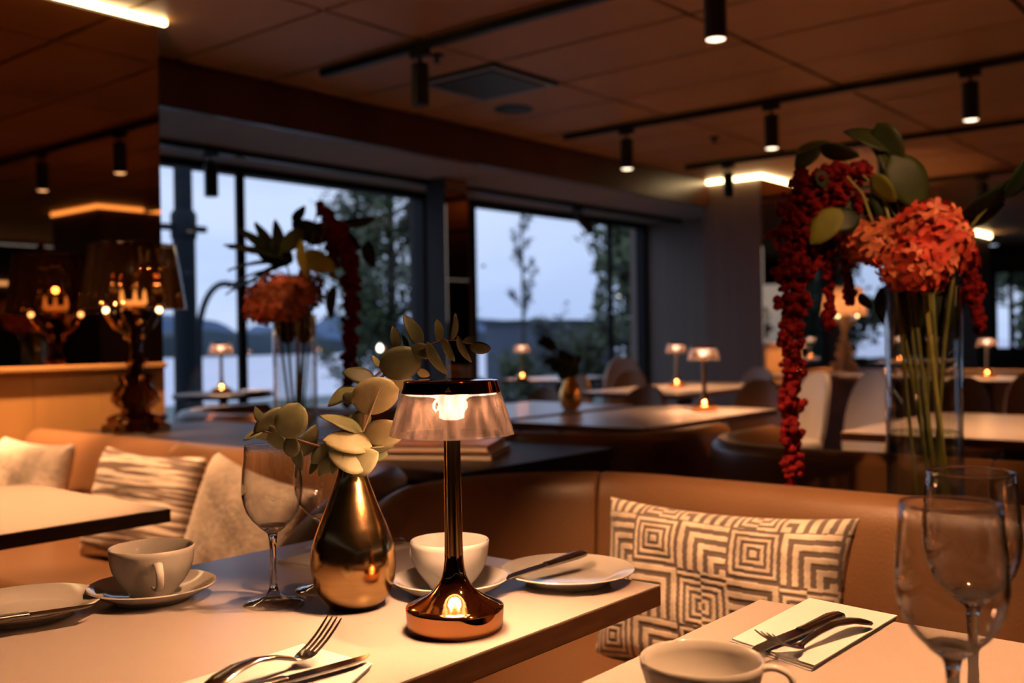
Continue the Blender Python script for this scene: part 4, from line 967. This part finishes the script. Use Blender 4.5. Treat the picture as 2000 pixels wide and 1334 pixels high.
# =================================================================== BOOKS ON THE CONSOLE
def book(label, M, w, d, h, cover):
    t = bpy.data.objects.new('book', None); COL.objects.link(t); t.matrix_world = M; tag(t, label, 'book', 'books on the console')
    MB().box(.004, w - .004, .004, d - .004, .003, h - .003).build('pages', 'book_page', t, smooth=False)
    MB().box(0, w, 0, d, 0, .003).box(0, w, 0, d, h - .003, h).box(0, .003, 0, d, .003, h - .003).build('cover', cover, t, smooth=False)
bp_ = onz(775, 920, .735); ang = facing(onz(775, 920, .735), onz(1000, 925, .735))
book('thick dark book lying under the magazine on the console', Matrix.Translation((1.86, 2.04, .7355)) @ Matrix.Rotation(R(-62), 4, 'Z'), .33, .26, .022, 'book_cover_dark')
book('pale magazine book with reddish cover lying on top of the pile', Matrix.Translation((1.85, 2.06, .758)) @ Matrix.Rotation(R(-60), 4, 'Z'), .34, .27, .020, 'book_cover')

# =================================================================== FLOWERS
def floret_mesh(name, mat, s, seed):
    rnd = random.Random(seed); vs, fs = [], []
    for k in range(4):
        a = k * pi / 2 + rnd.uniform(-.2, .2); ca, sa = math.cos(a), math.sin(a); L = s * rnd.uniform(.9, 1.15); W = s * rnd.uniform(.75, .95); o = len(vs)
        for (u, v, z) in [(0, 0, 0), (.45, -.42, .10), (.45, .42, .10), (.95, -.34, .16 + rnd.uniform(-.12, .12)), (.95, .34, .16 + rnd.uniform(-.12, .12)), (.55, 0, .02), (1.12, 0, .08)]:
            x, y = u * L, v * W; vs.append((x * ca - y * sa, x * sa + y * ca, z * s))
        fs += [(o, o + 1, o + 5), (o, o + 5, o + 2), (o + 1, o + 3, o + 6, o + 5), (o + 5, o + 6, o + 4, o + 2)]
    b = MB(); b.add(vs, fs); return b.mesh(name, mat, True, 0)
FLM = {m: [floret_mesh('floret', m, .0175, k) for k in range(3)] for m in ('petal_orange', 'petal_red', 'petal_rust')}
def hydrangea(label, px, py, rpx, d, mats, n, foot, seed, squash=.85, srad=.0045, smat='stem_green', fs=1.0, lean=0):
    c = atd(px, py, d); rad = rpx * d / F_PX; t = thing('hydrangea_flower', label, 'flower', tuple(foot), 0, 'hydrangea flowers'); rnd = random.Random(seed); lc = c - Vector(foot)
    core = MB().lathe([(0, -rad * .7), (rad * .5, -rad * .55), (rad * .75, 0), (rad * .5, rad * .55), (0, rad * .68)], 14).build('flower_head', mats[0], t); core.location = lc
    for k in range(n):
        z = 1 - 1.75 * (k + .5) / n; a = k * 2.39996; r_ = math.sqrt(max(0, 1 - z * z))
        nrm = Vector((r_ * math.cos(a), r_ * math.sin(a), z)).normalized(); nj = (nrm + Vector((rnd.gauss(0, .25), rnd.gauss(0, .25), rnd.gauss(0, .25)))).normalized()
        p = Vector((nrm.x, nrm.y, nrm.z * squash)) * rad * rnd.uniform(.82, 1.06)
        M = Matrix.Translation(p) @ nj.to_track_quat('Z', 'Y').to_matrix().to_4x4() @ Matrix.Rotation(rnd.uniform(0, 6.28), 4, 'Z') @ Matrix.Scale(rnd.uniform(.85, 1.25) * fs, 4)
        inst('floret', rnd.choice(FLM[rnd.choice(mats)]), core, mat=M)
    a, b = Vector((0, 0, .02)), lc - Vector((0, 0, rad * .3)); mth = Vector((b.x * .45, b.y * .45, .40 if not lean else .53)); mth.x, mth.y = (Vector((mth.x, mth.y)) * min(1, .045 / max(.01, Vector((mth.x, mth.y)).length))); mth.x += rnd.uniform(-.008, .008); a = a + cr * lean
    MB().tube([a, a.lerp(mth, .5) + Vector((rnd.uniform(-.006, .006), rnd.uniform(-.006, .006), 0)), mth, b], [srad * 1.25, srad, srad, srad * .8], 8).build('stem', smat, t)
    return t
def blob(mb, p, r):
    vs = [p + Vector(v) * r for v in ((0, 0, 1), (.89, 0, .45), (.28, .85, .45), (-.72, .53, .45), (-.72, -.53, .45), (.28, -.85, .45), (.72, .53, -.45), (-.28, .85, -.45), (-.89, 0, -.45), (-.28, -.85, -.45), (.72, -.53, -.45), (0, 0, -1))]
    fs = [(0, 1, 2), (0, 2, 3), (0, 3, 4), (0, 4, 5), (0, 5, 1), (1, 6, 2), (2, 7, 3), (3, 8, 4), (4, 9, 5), (5, 10, 1), (6, 7, 2), (7, 8, 3), (8, 9, 4), (9, 10, 5), (10, 6, 1), (11, 7, 6), (11, 8, 7), (11, 9, 8), (11, 10, 9), (11, 6, 10)]
    mb.add(vs, fs)
def amaranth(label, foot, pts, widths, d, seed, n=420, br=.0085):
    """hanging tassel: pts px path with half widths in px, from tip of arch downward"""
    t = thing('amaranth_stem', label, 'flower', tuple(foot), 0, 'hanging amaranth flowers'); rnd = random.Random(seed); P = [atd(x, y, d) for x, y in pts]; k_ = d / F_PX
    L = [0]
    for a, b in zip(P[:-1], P[1:]): L.append(L[-1] + (b - a).length)
    mb = MB()
    for k in range(n):
        s = rnd.random() * L[-1]; i = 0
        while i < len(L) - 2 and L[i + 1] < s: i += 1
        f = (s - L[i]) / max(1e-6, L[i + 1] - L[i]); p = P[i].lerp(P[i + 1], f); w = (widths[i] + (widths[i + 1] - widths[i]) * f) * k_ * (.8 + .3 * math.sin(s * 95 + seed))
        a = rnd.uniform(0, 6.28); rr = w * math.sqrt(rnd.random()); p = p + Vector((rr * math.cos(a), rr * math.sin(a), rnd.gauss(0, .006))) - Vector(foot)
        blob(mb, p, br * rnd.uniform(.65, 1.25))
    o = mb.build('tassel', 'amaranth', t, auto=0, fix=False); o['kind'] = 'stuff'
    q = P[0] - Vector(foot); h_ = .54 if foot.z < .65 else .41; c_ = Vector((q.x, q.y)); c_ = c_ * min(.35, .045 / max(.01, c_.length))
    m = Vector((c_.x, c_.y, h_)); MB().tube([(0, 0, .02), m * .5, m, m.lerp(q, .6) + Vector((0, 0, .05)), q], [.004, .0035, .0035, .003, .0025], 8).build('stem', 'stem_green', t)
    return t
def glass_vase(label, c, r, h, wl=.30):
    t = thing('glass_vase', label, 'vase', tuple(c), 0, 'tall clear glass vases')
    MB().lathe([(r - .004, .014), (r - .004, .02), (r - .004, h - .004), (r - .002, h), (r, h - .003), (r, .004), (r - .003, 0), (.0, 0), (0, .014), (r - .006, .014)], 64).build('vessel', 'glass_vase', t, auto=40)
    MB().lathe([(0, .016), (r - .006, .016), (r - .006, h * wl), (0, h * wl)], 48).build('water', 'water', t, auto=40)
# --- right arrangement
dR = 2.04; cR = atd(1808, 1000, dR); fR = Vector((cR.x, cR.y, .601)); glass_vase('tall clear cylinder vase of red flowers on the right console', fR, .0735, .55, .47)
hydrangea('large orange-red hydrangea head at the upper right', 1816, 462, 76, dR - .03, ['petal_orange', 'petal_orange', 'petal_red'], 88, fR, 1, .85, smat='stem_lime', lean=.042)
hydrangea('smaller pink-orange hydrangea head at the left of the cluster', 1702, 478, 58, dR, ['petal_orange', 'petal_rust'], 62, fR + Vector((-.01, .01, 0)), 2, .8, lean=.042)
hydrangea('deep red hydrangea head hanging lowest over the vase rim', 1788, 522, 70, dR - .09, ['petal_red', 'petal_red', 'petal_orange'], 80, fR + Vector((.01, -.01, 0)), 3, .75, smat='stem_lime', lean=.042)
hydrangea('dark red hydrangea head at the far right side', 1855, 500, 52, dR + .02, ['petal_red'], 46, fR + Vector((.012, .012, 0)), 4, .8, lean=.042)
amaranth('long red amaranth tassel hanging down past the banquette', fR + Vector((-.02, 0, 0)), [(1640, 330), (1590, 345), (1560, 400), (1548, 480), (1550, 560), (1545, 640), (1548, 740), (1543, 840), (1548, 900), (1543, 950)], [20, 42, 50, 46, 38, 26, 24, 22, 20, 10], dR - .02, 3, 900)
amaranth('thick red amaranth clump under the top leaves', fR + Vector((-.01, -.02, 0)), [(1690, 330), (1650, 340), (1610, 380), (1590, 450), (1580, 530)], [18, 46, 60, 48, 24], dR + .03, 5, 520)
amaranth('thin red amaranth tassel hanging before the white lamp shade', fR + Vector((.0, -.03, 0)), [(1650, 360), (1625, 440), (1618, 520), (1620, 640)], [10, 16, 13, 9], dR + .05, 6, 170)
amaranth('short red amaranth tassel ending beside the hydrangea', fR + Vector((.01, -.03, 0)), [(1680, 380), (1655, 470), (1655, 540), (1662, 588)], [10, 14, 11, 7], dR + .04, 7, 130)
amaranth('dark red amaranth tassel hanging at the right of the vase', fR + Vector((.02, .01, 0)), [(1850, 470), (1890, 490), (1900, 560), (1912, 640)], [10, 24, 20, 8], dR + .02, 8, 200)
lb = thing('leafy_branch', 'branch of dark broad leaves crowning the red flowers', 'branch', tuple(fR + Vector((0, .02, 0))), 0, 'leafy branches')
stem_px(lb, [(1822, 1040, dR), (1800, 700, dR), (1770, 450, dR + .02), (1730, 330, dR + .02), (1690, 270, dR + .02)], (.005, .002), 'stem_green')
stem_px(lb, [(1770, 450, dR + .02), (1690, 340, dR), (1610, 290, dR)], (.003, .0015), 'stem_green')
for a in [(1775, 355, 62, 42, -60, dR - .02, 'leaf_green', .5), (1742, 320, 50, 26, 120, dR, 'leaf_green', .5), (1700, 268, 52, 24, 160, dR, 'leaf_green', .6), (1735, 285, 50, 22, -60, dR - .01, 'leaf_green', .6), (1740, 400, 58, 36, -70, dR + .02, 'leaf_dark', .5),
          (1590, 292, 36, 14, 15, dR - .02, 'leaf_olive', .6), (1575, 305, 34, 18, 230, dR - .02, 'leaf_green', .6), (1640, 300, 40, 12, -15, dR - .03, 'leaf_green', .6), (1606, 350, 20, 14, -70, dR - .05, 'leaf_green', .5), (1725, 370, 36, 14, -50, dR - .05, 'leaf_olive', .6),
          (1612, 440, 46, 26, 230, dR - .06, 'leaf_olive', .45), (1640, 430, 44, 26, 190, dR - .03, 'leaf_dark', .5), (1680, 420, 60, 40, 200, dR + .05, 'leaf_dark', .5), (1690, 590, 20, 8, -50, dR, 'leaf_dark', .6), (1775, 600, 60, 44, -80, dR + .03, 'leaf_dark', .4), (1845, 600, 60, 38, -100, dR + .03, 'leaf_dark', .4), (1735, 600, 44, 24, -85, dR + .03, 'leaf_dark', .5)]:
    img_leaf(lb, *a)
lc_ = thing('leafy_branch', 'dark arching leaf branch leaving the picture at the right', 'branch', tuple(fR + Vector((.02, .0, 0))), 0, 'leafy branches')
stem_px(lc_, [(1822, 1040, dR), (1840, 700, dR), (1870, 480, dR), (1920, 410, dR - .04), (2040, 300, dR - .1)], (.005, .002), 'stem_green')
for a in [(1950, 385, 72, 24, 32, dR - .06, 'leaf_dark', .5), (2000, 340, 60, 26, 55, dR - .1, 'leaf_dark', .5), (1920, 420, 50, 20, 20, dR - .03, 'leaf_dark', .5)]: img_leaf(lc_, *a)
# --- left arrangement
dL = 3.48; cL = atd(579, 880, dL); fL = Vector((cL.x, cL.y, .736)); glass_vase('tall clear cylinder vase of flowers by the first window', fL, .0745, .42)
hydrangea('rust orange hydrangea head on the left vase', 548, 585, 62, dL - .05, ['petal_rust', 'petal_orange'], 80, fL, 11, .85, fs=1.35)
hydrangea('darker rust hydrangea head tucked behind in the left vase', 590, 572, 44, dL, ['petal_rust'], 44, fL + Vector((.01, .01, 0)), 12, .85, fs=1.3)
hydrangea('low rust hydrangea head at the left of the left vase', 506, 606, 30, dL - .06, ['petal_rust', 'petal_red'], 30, fL + Vector((-.01, .01, 0)), 13, .9, fs=1.3)
amaranth('red amaranth tassel hanging beside the left vase', fL + Vector((.01, -.02, 0)), [(640, 425), (668, 445), (682, 500), (688, 570), (684, 640), (682, 700), (680, 745), (678, 790)], [8, 15, 20, 19, 15, 14, 11, 6], dL - .02, 9, 560, .0115)
amaranth('short upright red amaranth tip above the left arrangement', fL + Vector((0, -.02, 0)), [(622, 395), (640, 430), (655, 480), (650, 520)], [7, 14, 18, 14], dL, 10, 170, .011)
ll = thing('leafy_branch', 'lime and olive leaves above the rust hydrangea', 'branch', tuple(fL + Vector((-.01, -.01, 0))), 0, 'leafy branches')
stem_px(ll, [(583, 860, dL), (590, 700, dL), (605, 560, dL), (600, 470, dL), (615, 430, dL)], (.006, .002), 'stem_green')
for a in [(588, 507, 40, 14, -80, dL - .10, 'leaf_lime', .7), (622, 512, 36, 22, -25, dL - .12, 'leaf_lime', .45), (645, 530, 24, 9, -60, dL - .08, 'leaf_lime', .6), (570, 470, 34, 20, 220, dL - .04, 'leaf_green', .5), (720, 497, 28, 15, -75, dL, 'leaf_green', .5), (705, 435, 34, 8, 10, dL, 'leaf_green', .7), (585, 418, 20, 8, 50, dL, 'leaf_dark', .7), (600, 450, 36, 22, 150, dL, 'leaf_dark', .5),
          (645, 590, 34, 14, -95, dL, 'leaf_dark', .6), (560, 640, 34, 24, -90, dL + .02, 'leaf_dark', .4), (595, 640, 34, 22, -95, dL + .02, 'leaf_dark', .4), (625, 455, 36, 20, 30, dL, 'leaf_green', .5), (680, 470, 30, 16, -40, dL + .02, 'leaf_dark', .5)]: img_leaf(ll, *a)
# lobed dark leaf (finger-like lobes)
fl_ = thing('lobed_leaf', 'large dark finger-lobed leaf at the left of the rust hydrangea', 'leaf', tuple(fL + Vector((-.015, .0, 0))), 0)
stem_px(fl_, [(580, 860, dL), (585, 700, dL), (575, 560, dL), (560, 520, dL)], (.005, .003), 'stem_green')
for a in [(508, 487, 62, 9, 168, dL, 'leaf_dark', .5), (500, 468, 44, 8, 140, dL, 'leaf_dark', .5), (522, 470, 44, 8, 115, dL, 'leaf_dark', .5), (545, 470, 42, 8, 92, dL, 'leaf_dark', .5), (500, 512, 58, 8, 188, dL, 'leaf_dark', .5), (490, 536, 52, 7, 200, dL, 'leaf_dark', .5), (470, 556, 36, 7, 205, dL, 'leaf_dark', .5), (520, 528, 40, 9, 205, dL, 'leaf_dark', .5), (470, 482, 34, 7, 165, dL, 'leaf_dark', .5), (535, 495, 40, 24, 160, dL, 'leaf_dark', .4)]:
    img_leaf(fl_, *a, name='lobe')

# =================================================================== BAROQUE LAMPS
def baroque(label, c, body, gold, shade, s=1.0, power=1.2):
    t = thing('baroque_lamp', label, 'lamp', tuple(c), R(20), 'baroque table lamps')
    half = [(.0, .0), (.118, .0), (.125, .012), (.12, .03), (.10, .038), (.105, .055), (.085, .066), (.055, .072), (.05, .085), (.072, .10), (.086, .12), (.082, .145), (.066, .165), (.05, .178), (.058, .195), (.07, .205), (.06, .218), (.034, .225), (.028, .245), (.036, .262), (.03, .28), (.022, .30), (.026, .335), (.034, .35), (.026, .365), (.03, .385), (.048, .40), (.058, .425), (.072, .437), (.074, .448), (.06, .452), (.0, .452)]
    for k in range(3):
        a = k * pi / 3; n = len(half); vs, fs = [], []
        pts_ = [(x, z) for x, z in half] + [(-x, z) for x, z in reversed(half[1:-1])]; m = len(pts_)
        for sd in (-1, 1):
            for x, z in pts_: vs.append((s * (x * math.cos(a) - sd * .004 * math.sin(a)), s * (x * math.sin(a) + sd * .004 * math.cos(a)), s * z))
        fs = [tuple(range(m - 1, -1, -1)), tuple(range(m, 2 * m))] + [(i, (i + 1) % m, m + (i + 1) % m, m + i) for i in range(m)]
        b = MB(); b.add(vs, fs); b.build('scroll_panel', gold if k == 0 else body, t, smooth=False, bevel=.0025)
    MB().lathe([(.0, .452 * s), (.05 * s, .452 * s), (.055 * s, .462 * s), (.03 * s, .472 * s), (0, .474 * s)], 24).build('cup', gold, t)
    MB().lathe([(.03 * s, .474 * s), (.048 * s, .476 * s), (.048 * s, .484 * s), (.03 * s, .486 * s)], 24).build('cup_glow', 'bulb', t)  # emissive ring standing in for the bright top of the cup
    for k, (br_, bz_, bs_) in enumerate([(.046, .405, .012), (.034, .352, .010), (.036, .262, .011), (.066, .205, .012), (.084, .125, .015), (.10, .052, .014)]):  # gold balls added over the body to catch glints
        for q_ in range(3):
            aa = q_ * 2.094 + k * .7; MB().lathe([(0, -bs_), (bs_ * .7, -bs_ * .7), (bs_, 0), (bs_ * .7, bs_ * .7), (0, bs_)], 14).build('glint_bead', gold, t).location = (br_ * s * math.cos(aa), br_ * s * math.sin(aa), bz_ * s)
    MB().lathe([(r * s, z * s) for r, z in ([(.186, .455), (.185, .458), (.150, .688), (.150, .69), (.148, .69), (.183, .457)])], 120, flute=.03, nf=10, closed=True).build('shade', shade, t, auto=0)
    for k in range(3):
        a = k * 2.1 + .6; x, y = .045 * s * math.cos(a), .045 * s * math.sin(a)
        MB().lathe([(0, .47 * s), (.006, .472 * s), (.009, .49 * s), (.006, .515 * s), (0, .53 * s)], 12, x, y).build('bulb', 'bulb', t)
        q = [(.02 * s * math.cos(a), .02 * s * math.sin(a), .36 * s), (.075 * s * math.cos(a), .075 * s * math.sin(a), .39 * s), (.105 * s * math.cos(a), .105 * s * math.sin(a), .44 * s)]
        MB().tube(q, [.008, .007, .010], 8).build('arm', gold, t)
        MB().lathe([(0, 0), (.009, .004), (.011, .012), (.007, .024), (0, .030)], 12, q[-1][0], q[-1][1]).build('arm_glint', 'bulb', t).location = (0, 0, .438 * s)  # glowing tip added at each arm end to imitate a glint
    light('POINT', 'lamp_light', (0, 0, .55 * s), power, WARM, t, size=.012)
    return t
cB = atd(266, 842, 3.72); baroque('tall smoky baroque lamp with transparent shade on the left console', (cB.x, cB.y, .736), 'bourgie_body', 'bourgie_gold', 'bourgie_shade', 1.0, 1.2)
cW = atd(1650, 719, 8.5); baroque('far ivory baroque lamp glowing behind the red tassels', (cW.x, cW.y, .752), 'white_lamp', 'white_lamp', 'white_shade', 1.0, 9)
# low wooden partition beyond, under the ivory lamp
pt_ = thing('partition', 'low wooden partition with a pale ledge below the ivory lamp', 'partition', (8.3, -2.0, 0), 0)
MB().box(0, .34, 0, 5.6, .70, .75).build('ledge', 'dado_wood', pt_, smooth=False, bevel=.004)
for k in range(8): MB().box(.02, .32, k * .7 + .005, k * .7 + .695, .0, .70).build('panel', 'leather_dark', pt_, smooth=False)
print('objects', len(bpy.data.objects))
